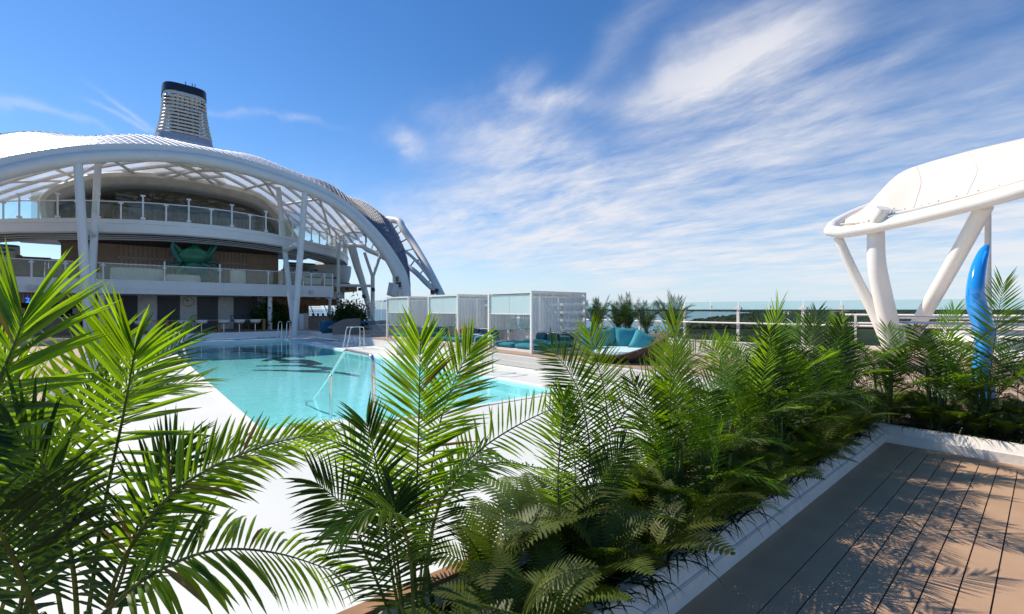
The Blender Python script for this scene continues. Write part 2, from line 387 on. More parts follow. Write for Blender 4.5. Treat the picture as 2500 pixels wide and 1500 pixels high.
for k in range(60000):
    if cnt > 8500: break
    px = rnd.uniform(1440, 2700); py = 755+ (rnd.random()**1.6)*48+1.0
    q = sea(px, py, -34)
    if q.length > 22000 or not inpoly(q.x, q.y): continue
    d = q.length
    r = rnd.uniform(5, 10)*(1+d/3500.)*.75; h = rnd.uniform(7, 13)*(1 if d < 4000 else 1.6)
    nn = 6; a0 = rnd.random()*6; vs = [(q.x, q.y, -34+h)]
    vs += [(q.x+r*.65*cos(a0+2*pi*i/nn), q.y+r*.65*sin(a0+2*pi*i/nn), -34+h*rnd.uniform(.72, .9)) for i in range(nn)]
    vs += [(q.x+r*cos(a0+2*pi*(i+.5)/nn), q.y+r*sin(a0+2*pi*(i+.5)/nn), -34+h*.35) for i in range(nn)]
    fs = [(0, 1+i, 1+(i+1) % nn) for i in range(nn)]+[(1+i, 1+nn+i, 1+(i+1) % nn) for i in range(nn)]+[(1+nn+i, 1+nn+(i+1) % nn, 1+(i+1) % nn) for i in range(nn)]
    crowns.add(vs, fs); cnt += 1
o = crowns.build('far_woodland', M_crown, None, False); o['kind'] = 'stuff'; tag(o, 'dark wooded coast seen beyond the glass windscreen on the right', 'woodland')
M_hwall = mat('far house wall', (.50, .46, .40), .8, .2); M_hroof = mat('far house roof', (.30, .16, .10), .8, .2); M_hred = mat('far brick wall', (.34, .18, .12), .8, .2)
def house(px, py, wpx, hpx, m1, label):
    q = sea(px, py, -34); d = q.length; W = wpx/1111*d; H = max(14, hpx/1111*d)
    r = thing('far_house', label, 'house', (q.x, q.y, -34), -YAW, 'houses among the far trees')
    MB().box((-W/2, -W*.3, 0), (W/2, W*.3, H)).build('wall', m1, None, False).parent = r
    mb = MB(); mb.add([(-W*.56, -W*.36, H), (W*.56, -W*.36, H), (W*.56, W*.36, H), (-W*.56, W*.36, H), (-W*.3, 0, H*1.3), (W*.3, 0, H*1.3)], [(0, 1, 5, 4), (1, 2, 5), (2, 3, 4, 5), (3, 0, 4), (0, 3, 2, 1)])
    mb.build('roof', M_hroof, None, False).parent = r
    nwn = max(3, int(wpx/3)); src = None
    for i in range(nwn):
        for j in range(2):
            wm = MB().box((-W*.03, -.3, 0), (W*.03, .3, H*.2)) if src is None else None
            if src is None: src = wm.build('window', M_dark, None, False); o2 = src; o2.parent = r
            else: o2 = inst(src, r)
            o2.location = (-W*.42+W*.84*i/(nwn-1), -W*.3, H*(.25+.4*j))
house(1917, 771, 6, 8, M_hwall, 'narrow pale block left of the two white houses')
house(1928, 770, 7, 7, M_hwall, 'pale low house between trees right of the narrow block')
house(1966, 770.5, 11, 8, M_hwall, 'white two storey villa in the trees left of the mast')
house(1979, 771, 5, 6, M_hwall, 'small white house touching the white villa on its right')
house(2040, 771, 15, 7, M_hred, 'wide red brick house with brown roof among the far trees')
house(2063, 771, 12, 8, M_hred, 'taller red brick house right of the wide brick one')
# sailing boats in the marina below
for i, (px, py, lab) in enumerate([(1938, 796, 'white moored boat with short mast left in the marina'), (1980, 794, 'white sailing boat with the tallest mast in the marina'), (2290, 815, 'white motor boat moored beyond the round white tub'), (1966, 798, 'small sailing boat with thin mast beside the tallest one')]):
    q = sea(px, py, -35); s_ = q.length/900
    r = thing('sailing_boat', lab, 'boat', (q.x, q.y, -35), rnd.uniform(0, 3), 'boats in the marina')
    mb = MB(); mb.prism([(-6, -1.4), (3, -1.8), (7, 0), (3, 1.8), (-6, 1.4)], 0, 1.8); mb.build('hull', M_white, None, False).parent = r
    MB().prism([(-4, -.9), (1.5, -1), (2.5, 0), (1.5, 1), (-4, .9)], 1.8, 2.8).build('cabin', M_panel, None, False).parent = r
    MB().cyl((0, 0, 1.8), .14, 17 if i == 1 else 10, 6).build('mast', M_white, None).parent = r
    r.scale = (s_, s_, s_)

# ================================================================ DECKS
L_, Rr, YN, YS, YF = 1.8, 8.5, 8.08, 8.75, 35.0      # pool rectangle
XL, XR, YP = -1.2, 10.8, 37.5                        # terrace edges
deck = MB()
deck.box((XL, 2.0, -.25), (L_-.22, YP, 0)); deck.box((Rr+.22, 2.0, -.25), (XR, YP, 0))
deck.box((L_-.22, 2.0, -.25), (Rr+.22, YN-.22, 0)); deck.box((L_-.22, YF+.22, -.25), (Rr+.22, YP, 0))
struct('pool_deck', deck, M_deckw)
cop = thing('pool', 'long turquoise swimming pool with navy wave drawing set in the white deck', 'swimming pool', (0, 0, 0))
def cp(a, b): MB().box(a, b).build('coping', M_coping, cop, False)
cp((L_-.22, YS, -.3), (L_, YF+.22, .012)); cp((Rr, YN-.22, -.3), (Rr+.22, YF+.22, .012)); cp((L_, YF, -.3), (Rr, YF+.22, .012))
MB().prism([(L_-.22, YS-.67), (Rr, YN-.22), (Rr, YN), (3.55, YN), (3.3, YN+.1), (3.1, YS-.08), (2.9, YS), (L_-.22, YS)], -.3, .010).build('entry_landing', M_deckw, cop, False)
bz = MB(); DZ = -.34
bz.add([(L_, YN, DZ), (Rr, YN, DZ), (Rr, YF, DZ), (L_, YF, DZ)], [(0, 1, 2, 3)])
for a, b in (((L_, YN), (Rr, YN)), ((Rr, YN), (Rr, YF)), ((Rr, YF), (L_, YF)), ((L_, YF), (L_, YN))):
    mx_, my_ = (L_+Rr)/2, (YN+YF)/2; a = (a[0]+math.copysign(.006, mx_-a[0]), a[1]+math.copysign(.006, my_-a[1])); b = (b[0]+math.copysign(.006, mx_-b[0]), b[1]+math.copysign(.006, my_-b[1]))
    bz.add([(a[0], a[1], DZ), (b[0], b[1], DZ), (b[0], b[1], -.012), (a[0], a[1], -.012)], [(3, 2, 1, 0)])
bz.build('basin', M_basin, cop, False)
for i in range(5):
    MB().box((L_+.004, YN+.01, DZ+.004), (3.6-i*.02, YS+.05+.32*(i+1), -.10-.05*i)).build('step', M_basinw, cop, False)
wt = MB(); nx, ny = 2, 2
wt.add([(L_, YN, -.05), (Rr, YN, -.05), (Rr, YF, -.05), (L_, YF, -.05)], [(0, 1, 2, 3)])
wt.build('water', G_water, cop, False)
def ribbon(pix, wd):
    P = bez([pz(x, y, DZ+.005) for x, y in pix], 26); mb = MB(); rows = []
    for i, q in enumerate(P):
        tg = (P[min(i+1, 26)]-P[max(i-1, 0)]).normalized(); nn = V((-tg.y, tg.x, 0)); ww = wd*1.15*(.35+.65*sin(pi*(i+2)/30.))
        rows.append([q-nn*ww, q+nn*ww])
    return mb.grid(rows)
strokes = [([(616, 904), (691, 905), (764, 908), (824, 910), (876, 919)], .17), ([(626, 894), (715, 893), (776, 897), (803, 901), (770, 905), (700, 905)], .20),
           ([(681, 885), (727, 885), (771, 889), (745, 892), (690, 893)], .24), ([(671, 876), (700, 881), (735, 880), (772, 886)], .28), ([(645, 882), (680, 874), (712, 870), (690, 866)], .26),
           ([(620, 866), (665, 865), (712, 868), (740, 874)], .24), ([(560, 861), (600, 858), (660, 862), (706, 860)], .26), ([(540, 852), (590, 852), (650, 856)], .24)]
for i, (s_, wd) in enumerate(strokes):
    mb = ribbon(s_, wd); mb.v = [(x, y, z+.002*i) for x, y, z in mb.v]; mb.build('wave_stroke', M_navy, cop, False)

# terraces around the pool, one step up
ter = MB(); TZ = .45
ter.box((-16, 2.09, .02), (XL, 37.5, TZ)); ter.box((XR, 2.09, .02), (20.3, 37.5, TZ)); ter.box((8.25, -14, .02), (20.3, 2.09, TZ)); ter.box((-16, 37.5, .02), (20.3, 70, TZ))
struct('terrace_floor', ter, M_white2)
top = MB(); top.box((-15.9, 2.2, TZ), (XL+.03, 37.5, TZ+.012)); top.box((XR-.03, 2.2, TZ), (20.2, 37.5, TZ+.012)); top.box((8.25, -14, TZ), (20.2, 2.2, TZ+.012)); top.box((-15.9, 37.47, TZ), (20.2, 69.9, TZ+.012))
M_brownl = mat('terrace decking', (.42, .29, .21), .65, .3, var=.12, scale=2.5)
struct('terrace_decking', top, M_brownl)
gr = MB()
for i in range(300): y = 2.6+i*.048; gr.box((XR-.03, y, .03), (XR-.004, y+.022, .40))
gr.box((XR-.034, 2.5, .39), (XR-.002, 17.1, .43)); gr.box((XR-.034, 2.5, .19), (XR-.002, 17.1, .21))
o = gr.build('riser_grille', M_white, None, False); o['kind'] = 'stuff'; tag(o, 'white slotted grille along the right terrace step below the sofa', 'grille')
gr = MB()
for i in range(300): y = 6+i*.062; gr.box((XL+.004, y, .03), (XL+.03, y+.030, .40))
gr.box((XL+.002, 5.9, .39), (XL+.034, 24.7, .43)); gr.box((XL+.002, 5.9, .19), (XL+.034, 24.7, .21))
o = gr.build('riser_grille', M_white, None, False); o['kind'] = 'stuff'; tag(o, 'white slotted grille along the left terrace step behind the nearest palm', 'grille')

# brown deck the photographer stands on
DB = .5
base = MB(); base.box((-8, -8, .3), (6.97, 1.27, DB-.006)); bd = struct('brown_deck', base, M_caulk)
MB().box((-8, .99+.003, DB-.006), (6.97, 1.27, DB)).build('margin_board', M_brown, bd, False)
MB().box((6.72+.003, -8, DB-.006), (6.97, .987, DB)).build('margin_board', M_brown, bd, False)
src = None
for i in range(30):
    y1 = .99-i*.132-.0035; y0 = y1-.132+.0075
    if src is None: src = MB().box((-8, -.132+.0075, -.006), (6.72-.004, 0, 0)).build('plank', M_brown, None, False); o = src; o.parent = bd
    else: o = inst(src, bd)
    o.location = (0, y1, DB)
# planter kerb
def loft(name, prof, m, parent, xa=-8, ya=-9, smooth=False, cx=6.97, cy=1.27):
    rows = [[(xa, cy+o_, z) for o_, z in prof], [(cx+o_, cy+o_, z) for o_, z in prof], [(cx+o_, ya, z) for o_, z in prof]]
    return MB().grid(rows).build(name, m, parent, smooth)
pl_ = thing('planter', 'L-shaped white rendered planter edged with brown timber and filled with palms and ferns', 'planter', (0, 0, 0))
loft('kerb', [(0, .35), (0, .598), (.012, .604)], M_kerb, pl_)
loft('kerb_top', [(.012, .604), (.020, .606), (.082, .688), (.095, .694), (.15, .694), (.15, .5)], M_kerb, pl_)
so_ = MB(); so_.box((-8, 1.42, .3), (7.12, 1.95, .63)); so_.box((7.12, -9, .3), (8.1, 1.97, .63)); so_.build('soil', M_soil, pl_, False)
MB().box((-8, 1.95, 0), (8.22, 2.01, .74)).build('back_wall', M_white2, pl_, False)
MB().box((-8, 1.94, .74), (8.24, 2.02, .765)).build('timber_capping', M_teak, pl_, False)
MB().box((8.1, -9, 0), (8.22, 1.97, .74)).build('back_wall', M_white2, pl_, False)
MB().box((8.08, -9, .74), (8.24, 1.95, .765)).build('timber_capping', M_teak, pl_, False)

# ================================================================ AFT STRUCTURE
CX = 4.4; FY = 40.3
dh = thing('deck_house', 'white two-level deck house with bar recess, clock wall and seating level behind the pool', 'building', (0, 0, 0))
# level 1 slab with fascia band in panels
MB().box((-14, FY+.06, 3.16), (13.74, 47, 3.9)).build('floor_slab', M_white2, dh, False)
MB().box((-14, 47, 3.16), (17.2, 64, 3.9)).build('floor_slab', M_white2, dh, False)
xs = [-14, -11.2, -8.4, -5.6, -2.8, 0, 2.8, 5.6, 8.4, 11.2, 13.8]
for a, b_ in zip(xs, xs[1:]):
    mb = MB(); mb.box((a+.004, FY, 3.44), (b_-.004, FY+.06, 4.08)); mb.build('fascia_panel', M_white2, dh, False)
    mb = MB(); mb.box((a+.004, FY+.025, 3.13), (b_-.004, FY+.06, 3.432)); mb.build('fascia_panel', M_white2, dh, False)
MB().box((13.74, FY+.06, 3.13), (13.8, 47, 4.08)).build('fascia_panel', M_white2, dh, False)
# curved bulwark at the right, further back
rows = []
for i in range(11):
    a = -pi/2+ (pi/2)*i/10; rows.append([(14.9+2.3*cos(a), 49+2.3*sin(a), z) for z in (3.14, 4.08)])
rows = [[(13.8, 46.7, 3.14), (13.8, 46.7, 4.08)]]+rows+[[(17.2, 62, 3.14), (17.2, 62, 4.08)]]
MB().grid(rows).build('curved_fascia', M_white2, dh)
# clock wall
WY = 44.0
MB().box((-1.4, WY, TZ), (9.1, WY+.3, 3.16)).build('wall', M_panel, dh, False)
for a, b_ in ((285, 336), (384, 439), (481, 532), (570, 628)):
    x0 = py_(a, 760, WY).x; x1 = py_(b_, 760, WY).x
    mb = MB(); nn = 22; rows = []
    for i in range(nn*2+1):
        x = x0+(x1-x0)*i/(nn*2); rows.append([(x, WY-.05-(.05 if i % 2 else 0), z) for z in (TZ, 3.1)])
    mb.grid(rows).build('curtain', M_grey, dh, False)
MB().box((9.1, WY, TZ), (9.3, 58, 3.16)).build('wall', M_panel, dh, False)
MB().box((-1.6, WY, TZ), (-1.4, 58, 3.16)).build('wall', M_panel, dh, False)
# round columns below the slab
c0 = None
for px in (248, 659):
    x = py_(px, 800, 39.95 if False else 40.9).x
    MB().cyl((x, 40.9, TZ), .17, 2.71, 16).build('column', M_white2, dh)
for px, yy in ((805, 43), (826, 44)):
    x = py_(px, 790, yy).x; MB().cyl((x, yy, TZ), .15, 2.71 if px == 805 else 8.0, 14).build('column', M_white2, dh)
# bar on the left
bar = thing('pool_bar', 'dark bar recess with timber slat header, shelves and blue lit sign at the far left', 'bar', (0, 0, 0))
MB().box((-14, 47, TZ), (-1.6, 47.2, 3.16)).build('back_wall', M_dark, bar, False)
for i in range(70):
    x = -13.5+i*.172; 
    if i == 0: hs_ = MB().box((0, 0, 0), (.11, .05, .62)).build('header_slat', M_slatl if False else M_slat, None, False); hs_.parent = bar; hs_.location = (x, 41.0, 2.5)
    else: inst(hs_, bar, (x, 41.0, 2.5))
MB().box((-13.5, 41.06, 2.48), (-1.6, 41.12, 3.14)).build('header_board', M_teak, bar, False)
MB().box((-12, 42.6, TZ), (-2.4, 43.3, 1.5)).build('counter', M_slat, bar, False)
MB().box((-12.1, 42.5, 1.5), (-2.3, 43.4, 1.55)).build('counter_top', M_panel, bar, False)
MB().box((-12, 46.5, 1.7), (-2, 47, 1.74)).build('shelf', M_teak, bar, False)
MB().box((-12, 46.5, 2.15), (-2, 47, 2.19)).build('shelf', M_teak, bar, False)
bsrc = None
for i in range(14):
    if bsrc is None: bsrc = MB().cbox((0, 0, .21), (.32, .1, .42)).build('menu_board', M_white, None, False); o = bsrc; o.parent = bar
    else: o = inst(bsrc, bar)
    o.location = (-11+i*.68, 46.45, 1.76)
# blue lit glyphs on the header, half hidden by leaves
def text(body, size, loc, rot, m, name, parent, extr=.01):
    cu = bpy.data.curves.new(name, 'FONT'); cu.body = body; cu.size = size; cu.extrude = extr; cu.align_x = 'CENTER'; cu.align_y = 'CENTER'
    ob = bpy.data.objects.new(name, cu); COL.objects.link(ob); bpy.context.view_layer.update()
    me = bpy.data.meshes.new_from_object(ob.evaluated_get(bpy.context.evaluated_depsgraph_get())); bpy.data.objects.remove(ob)
    me.materials.clear(); me.materials.append(m); o2 = bpy.data.objects.new(name, me); COL.objects.link(o2)
    o2.location = loc; o2.rotation_euler = rot
    if parent: o2.parent = parent
    return o2
q = py_(55, 734, 40.93)
text('2  2', .42, q, (R(90), 0, 0), E_blue, 'lit_sign', bar)
# bar furniture: tall stools at the left bar
def stool(name, lab, loc, grp):
    r = thing(name, lab, 'bar stool', loc, 0, grp)
    MB().cyl((0, 0, 0), .24, .02, 18).build('foot', M_steel, None).parent = r
    MB().cyl((0, 0, .02), .03, .58, 8).build('post', M_steel, None).parent = r
    MB().cyl((0, 0, .58), .27, .10, 18, .30).build('seat', M_woodo, None).parent = r
    mb = MB(); rows = []
    for i in range(15):
        a = pi*(-.1)+pi*1.2*i/14; rows.append([(.33*cos(a)*k, -.33*sin(a)*k, z) for k, z in ((.92, .68), (1.05, .70), (1.10, .86), (1.0, .90), (.90, .86), (.88, .70))])
    mb.grid(rows).build('backrest', M_seat, None).parent = r
    return r
cy_ = 38.05
cnt_ = thing('bar_counter', 'long orange timber bar counter in front of the clock wall', 'counter', (0, 0, 0))
xa, xb = py_(262, 782, cy_).x, py_(648, 779, cy_).x; ZC = pz(648, 779, 1).z if False else 1.36
ZC = py_(640, 779.5, cy_).z
MB().box((xa, cy_, ZC-.07), (xb, cy_+.5, ZC)).build('top', M_woodo, cnt_, False)
for x in (xb-.08, py_(536, 790, cy_).x, xa, (xa+py_(536, 790, cy_).x)/2):
    MB().box((x-.08, cy_+.02, TZ), (x+.08, cy_+.48, ZC-.07)).build('leg', M_woodo, cnt_, False)
labs = ['bar stool farthest right under the timber counter', 'bar stool second from the right end of the timber counter', 'bar stool third from the right end, just right of the counter leg',
        'bar stool just left of the middle counter leg', 'bar stool fifth from the right under the clock', 'bar stool partly hidden by palm tips at the left of the counter', 'bar stool farthest left at the timber counter']
for px, lb in zip((625, 586, 548, 493, 450, 345, 286), labs):
    st = stool('bar_stool', lb, (py_(px, 800, cy_-.25).x, cy_-.02, TZ), 'bar stools at the timber counter'); st.rotation_euler.z = rnd.uniform(-.3, .3)
for i, px in enumerate((250, 480, 575, 600)):
    r = thing('high_chair', ['blue chair behind the left end of the timber counter', 'brown framed chair behind the counter below the clock', 'dark blue chair behind the counter right of the third curtain', 'dark blue chair nearest the right end behind the counter'][i], 'chair', (py_(px, 780, 41.6).x, 41.6, TZ), 0.4*i, 'chairs behind the counter')
    MB().cushion((0, 0, .72), (.5, .5, .12)).build('seat', M_teald, None).parent = r
    mb = MB(); mb.tube(bez([(-.27, 0, .75), (-.25, .25, 1.1), (.25, .25, 1.1), (.27, 0, .75)], 12), .03, 6); mb.build('backrest', M_teald if i != 1 else M_woodo, None).parent = r
    for sx in (-1, 1):
        for sy in (-1, 1): MB().tube([(sx*.2, sy*.2, .72), (sx*.25, sy*.25, 0)], .018, 6).build('leg', M_woodo, None).parent = r
# clock
q = py_(460, 737, WY-.12)
ck = thing('wall_clock', 'round pale wall clock showing ten fifty-two on the wall under the white band', 'clock', q)
R_ = .50
mb = MB(); mb.tube([(0, 0, 0), (0, .09, 0)], R_, 32); mb.build('case', M_cream, None).parent = ck
mb = MB(); mb.tube([(0, -.012, 0), (0, -.002, 0)], R_*.93, 32); mb.build('dial', M_clock, None).parent = ck
for i in range(12):
    a = 2*pi*i/12; c, s_ = sin(a), cos(a); r0 = R_*(.66 if i % 3 else .60)
    mb = MB(); mb.tube([(c*r0, -.018, s_*r0), (c*R_*.84, -.018, s_*R_*.84)], .022, 4); mb.build('hour_mark', M_black, None, False).parent = ck
for ang, ln, wd in ((2*pi*(10+52/60)/12, R_*.48, .025), (2*pi*52/60, R_*.74, .018)):
    mb = MB(); mb.tube([(0, -.028, 0), (sin(ang)*ln, -.028, cos(ang)*ln)], wd, 4); mb.build('hand', M_black, None, False).parent = ck
# lamps and boxes on fascia and wall
def box_thing(nm, lab, cat, q, sz, m, grp=None):
    r = thing(nm, lab, cat, q, 0, grp)
    MB().cbox((0, 0, 0), sz).build('housing', m, None, False).parent = r
    MB().cbox((0, -sz[1]/2-.02, -sz[2]*.05), (sz[0]*.72, .03, sz[2]*.6)).build('lens', M_soffit, None, False).parent = r
box_thing('bulkhead_lamp', 'small square lamp on the white band right of the pool column', 'lamp', py_(760, 714, FY-.08), (.34, .16, .32), M_seat)
box_thing('bulkhead_lamp', 'small square lamp on the white band left, above the dark bar', 'lamp', py_(79, 702, FY-.08), (.34, .16, .32), M_panel)
box_thing('heater_lamp', 'grey box heater on the white pier left of the clock', 'heater', py_(366, 729, WY-.2), (.8, .2, .28), M_soffit, 'box heaters on the clock wall')
box_thing('heater_lamp', 'grey box heater on the white pier right of the clock', 'heater', py_(549, 731, WY-.2), (.8, .2, .28), M_soffit, 'box heaters on the clock wall')
box_thing('exit_sign', 'green exit sign hanging under the white band at the left bar', 'sign', py_(130, 718, FY+.4), (.55, .06, .14), M_green)
box_thing('exit_sign', 'green exit sign hanging under the white band right of the pool column', 'sign', py_(776, 728, FY+.8), (.55, .06, .14), M_green)
# right bar bay
rb = thing('side_bar', 'open timber slatted bar bay at the right end of the deck house', 'bar', (0, 0, 0))
hs2 = None
for i in range(64):
    x = 9.4+i*.125
    yy = 42.5 if x < 13.8 else 48.2
    if hs2 is None: hs2 = MB().box((0, 0, 0), (.07, .05, .66)).build('header_slat', M_woodo, None, False); hs2.parent = rb; hs2.location = (x, yy, 2.45)
    else: inst(hs2, rb, (x, yy, 2.45))
MB().box((9.4, 42.57, 2.45), (13.8, 42.62, 3.12)).build('header_board', M_teak, rb, False)
MB().box((13.8, 48.27, 2.45), (17.4, 48.32, 3.12)).build('header_board', M_teak, rb, False)
ws_ = None
for i in range(30):
    if ws_ is None: ws_ = MB().box((0, 0, 0), (.07, .06, 2.7)).build('wall_slat', M_woodo, None, False); ws_.parent = rb; ws_.location = (9.5, 45.5, TZ)
    else: inst(ws_, rb, (9.5+i*.125, 45.5, TZ))
MB().box((9.4, 45.65, TZ), (13.3, 45.75, 3.15)).build('back_board', M_dark, rb, False)
MB().box((11.3, 41.2, TZ), (15.5, 41.8, 1.45)).build('counter', M_slat, rb, False)
MB().box((11.2, 41.1, 1.45), (15.6, 41.9, 1.50)).build('counter_top', M_teak, rb, False)
for i in range(9):
    o = MB().ball((11.6+i*.42, 41.5, 1.50+.12), (.10, .10, .13)).build('appliance', M_black, rb)
# stairs beyond
stt = thing('deck_stairs', 'sunlit open staircase seen through the side bar', 'stairs', (0, 0, 0))
for i in range(12): MB().box((15.2-i*.02, 50+i*.3, TZ+i*.22), (16.6, 50.28+i*.3, TZ+i*.22+.05)).build('tread', M_teak, stt, False)
for x in (15.15, 16.6): MB().tube([(x, 50, 1.4), (x, 53.4, 3.9)], .05, 6).build('stringer', M_white, stt)
# column-like kiosk post
MB().box((10.95, 38.9, TZ), (11.3, 39.2, 1.75)).build('post', M_wood, rb, False)
MB().box((10.6, 38.9, TZ), (10.94, 39.2, 1.72)).build('post_face', M_white2, rb, False)

# level-1 railing: cross topped posts with glass
def glass_rail(lab, P, z0, h, tall, hr=True, gm=G_rail, m=M_white, grp=None, pr=.045, name='glass_railing'):
    """P: plan points in order; tall: set of indexes with taller posts"""
    r = thing(name, lab, 'railing', (0, 0, 0), 0, grp)
    for i, q in enumerate(P):
        hh = h*1.32 if i in tall else h*1.04
        mb = MB(); mb.box((q[0]-pr, q[1]-pr, z0), (q[0]+pr, q[1]+pr, z0+hh)); mb.box((q[0]-pr*2.6, q[1]-pr*1.3, z0+h*.84), (q[0]+pr*2.6, q[1]+pr*1.3, z0+h*.92))
        mb.build('post', m, r, False)
    for a, b in zip(P, P[1:]):
        a = V((a[0], a[1], 0)); b = V((b[0], b[1], 0)); tg = (b-a).normalized(); a2, b2 = a+tg*.06, b-tg*.06; nn = V((-tg.y, tg.x, 0))*.008
        mb = MB(); mb.prism([a2-nn, b2-nn, b2+nn, a2+nn], z0+.05, z0+h*(1.0)); mb.build('glass_pane', gm, r, False)
        if hr:
            mb = MB(); mb.tube([(a.x, a.y, z0+h+.02), (b.x, b.y, z0+h+.02)], .035, 6); mb.build('handrail', m, r)
    return r
ps = [(py_(px, 690, FY+.1).x, FY+.12) for px in (-160, -60, 10, 77, 160, 252, 402, 537, 655, 760, 792, 812)]
glass_rail('straight glass railing with white cross posts along the lower white band', ps, 4.08, 1.05, {6, 7}, hr=True)

# ---- upper balcony
tab = [(0, 38.0), (1.5, 38.1), (3.5, 38.75), (6.7, 40.6), (10.2, 43.8), (13, 47.6), (15, 51.8), (15.9, 56), (16, 60)]
ZT = 8.0
half = [(o_, interp(tab, o_)) for o_ in [0, .8, 1.5, 2.5, 3.5, 4.6, 5.7, 6.7, 7.9, 9.1, 10.2, 11.2, 12.2, 13, 13.8, 14.5, 15, 15.5, 15.9, 16]]
cur = [(CX-.0-o_, y) for o_, y in reversed(half)]+[(CX+o_, y) for o_, y in half[1:]]
cur = [tuple(q)[:2] for q in bez([(x, y, 0) for x, y in cur], 76)]
bal = thing('upper_balcony', 'curved white balcony deck sweeping across under the roof arch', 'balcony', (0, 0, 0))
def off(poly, d):
    out = []
    for i, q in enumerate(poly):
        a = V((*poly[max(i-1, 0)], 0)); b = V((*poly[min(i+1, len(poly)-1)], 0)); tg = (b-a).normalized(); nn = V((tg.y, -tg.x, 0))
        out.append((q[0]-nn.x*d, q[1]-nn.y*d))
    return out
# fascia in panels (outer normal is -y side)
step = 4
for i in range(0, len(cur)-1, step):
    seg = cur[i:i+step+1]
    def sh(dd): return off(cur, dd)[i:i+step+1]
    s0, s1, s2 = sh(-.02), sh(.0), sh(.06)
    mb = MB(); mb.grid([[(*q, z) for q in s_] for s_, z in ((s2, ZT+.02), (s0, ZT+.0), (s0, ZT-.26), (sh(.035), ZT-.28), (sh(.05), ZT-.82), (sh(.10), ZT-.86))])
    mb.build('fascia_panel', M_white2, bal)
def ringstrip(da, za, db, zb, nm, m, smooth=True):
    A = off(cur, da); B = off(cur, db)
    MB().grid([[(*q, za) for q in A], [(*q, zb) for q in B]]).build(nm, m, bal, smooth)
ringstrip(.06, ZT-.02, 2.2, ZT-.02, 'floor', M_soffit)
ringstrip(.10, ZT-.86, .42, ZT-.90, 'soffit_step', M_white2)
ringstrip(.42, ZT-.90, .46, ZT-.98, 'soffit_groove', M_black)
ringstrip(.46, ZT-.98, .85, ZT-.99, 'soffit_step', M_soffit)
ringstrip(.85, ZT-.99, .90, ZT-1.04, 'soffit_groove', M_black)
ringstrip(.90, ZT-1.04, 1.35, ZT-1.04, 'soffit_step', M_white2)
ringstrip(1.35, ZT-1.04, 1.39, ZT-1.08, 'soffit_groove', M_black)
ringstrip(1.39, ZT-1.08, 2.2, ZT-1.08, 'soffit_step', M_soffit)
ringstrip(2.2, ZT-1.08, 2.24, ZT, 'inner_edge', M_white2)
# stairs-end bowl at the right: soffit curving down
rows = []
for i in range(9):
    a = i/8*pi*.5; rr = 3.2*cos(a*.75); rows.append([(17.2+rr*.75*cos(b_), 52.5+rr*1.2*sin(b_), ZT-1.2-3.0*sin(a)) for b_ in [2*pi*k/24 for k in range(25)]])
MB().grid(rows).build('bowl_soffit', M_soffit, bal)
# balcony railing
cum = [0]
for a, b in zip(cur, cur[1:]): cum.append(cum[-1]+sqrt((a[0]-b[0])**2+(a[1]-b[1])**2))
in_ = off(cur, .14)
def at_len(s_):
    for i in range(len(cum)-1):
        if cum[i+1] >= s_:
            u = (s_-cum[i])/(cum[i+1]-cum[i]); return (in_[i][0]+(in_[i+1][0]-in_[i][0])*u, in_[i][1]+(in_[i+1][1]-in_[i][1])*u)
    return in_[-1]
sp = 1.3; Pn = [at_len(k*sp) for k in range(int(cum[-1]/sp)+1)]
r = thing('glass_railing', 'curved glass railing with tall and short posts on the upper balcony', 'railing', (0, 0, 0))
for i, q in enumerate(Pn):
    tall = i % 2 == 0; hh = 1.62 if tall else 1.1; w_ = .045
    mb = MB(); mb.box((q[0]-w_, q[1]-w_, ZT), (q[0]+w_, q[1]+w_, ZT+hh)); mb.cbox((q[0], q[1]-.02, ZT+hh), (.26, .12, .09))
    if tall: mb.cbox((q[0], q[1]-.02, ZT+.12), (.26, .12, .12))
    mb.build('post', M_white, r, False)
for a, b in zip(Pn, Pn[1:]):
    a = V((*a, 0)); b = V((*b, 0)); nn = (b-a).normalized(); nn = V((-nn.y, nn.x, 0))*.006
    MB().prism([a-nn, b-nn, b+nn, a+nn], ZT+.06, ZT+1.15).build('glass_pane', G_rail, r, False)
MB().tube([(x, y, ZT+1.18) for x, y in Pn], .04, 6).build('handrail', MATS['frosted screen glass'] if False else M_white2, r)

# ---- stage back wall between balcony and lower level
sw = thing('stage_wall', 'brown ribbed stage wall with pale vertical fins behind the green octopus', 'wall', (0, 0, 0))
MB().box((-4.2, 54, 3.9), (12.6, 54.3, 8.4)).build('panel', M_stagew, sw, False)
mb = MB()
for i in range(56): mb.box((-4.2+i*.065, 53.94, 3.9), (-4.2+i*.065+.035, 54, 8.4))
for i in range(40): mb.box((9.6+i*.075, 53.94, 3.9), (9.6+i*.075+.04, 54, 8.4))
o = mb.build('fine_rib', M_stagew, sw, False); o['kind'] = 'stuff'
f0 = None; p0 = None
for i in range(31):
    x = -.5+i*.335
    if f0 is None:
        f0 = MB().box((-.035, -.12, 0), (.035, 0, 4.5)).build('fin', M_slatl, None, False); f0.parent = sw; f0.location = (x, 54, 3.9)
        p0 = MB().cbox((0, 0, 0), (.13, .06, .13)).build('pin', M_white, None, False); p0.parent = sw; p0.location = (x, 53.85, 6.75)
    else: inst(f0, sw, (x, 54, 3.9)); inst(p0, sw, (x, 53.85, 6.75))
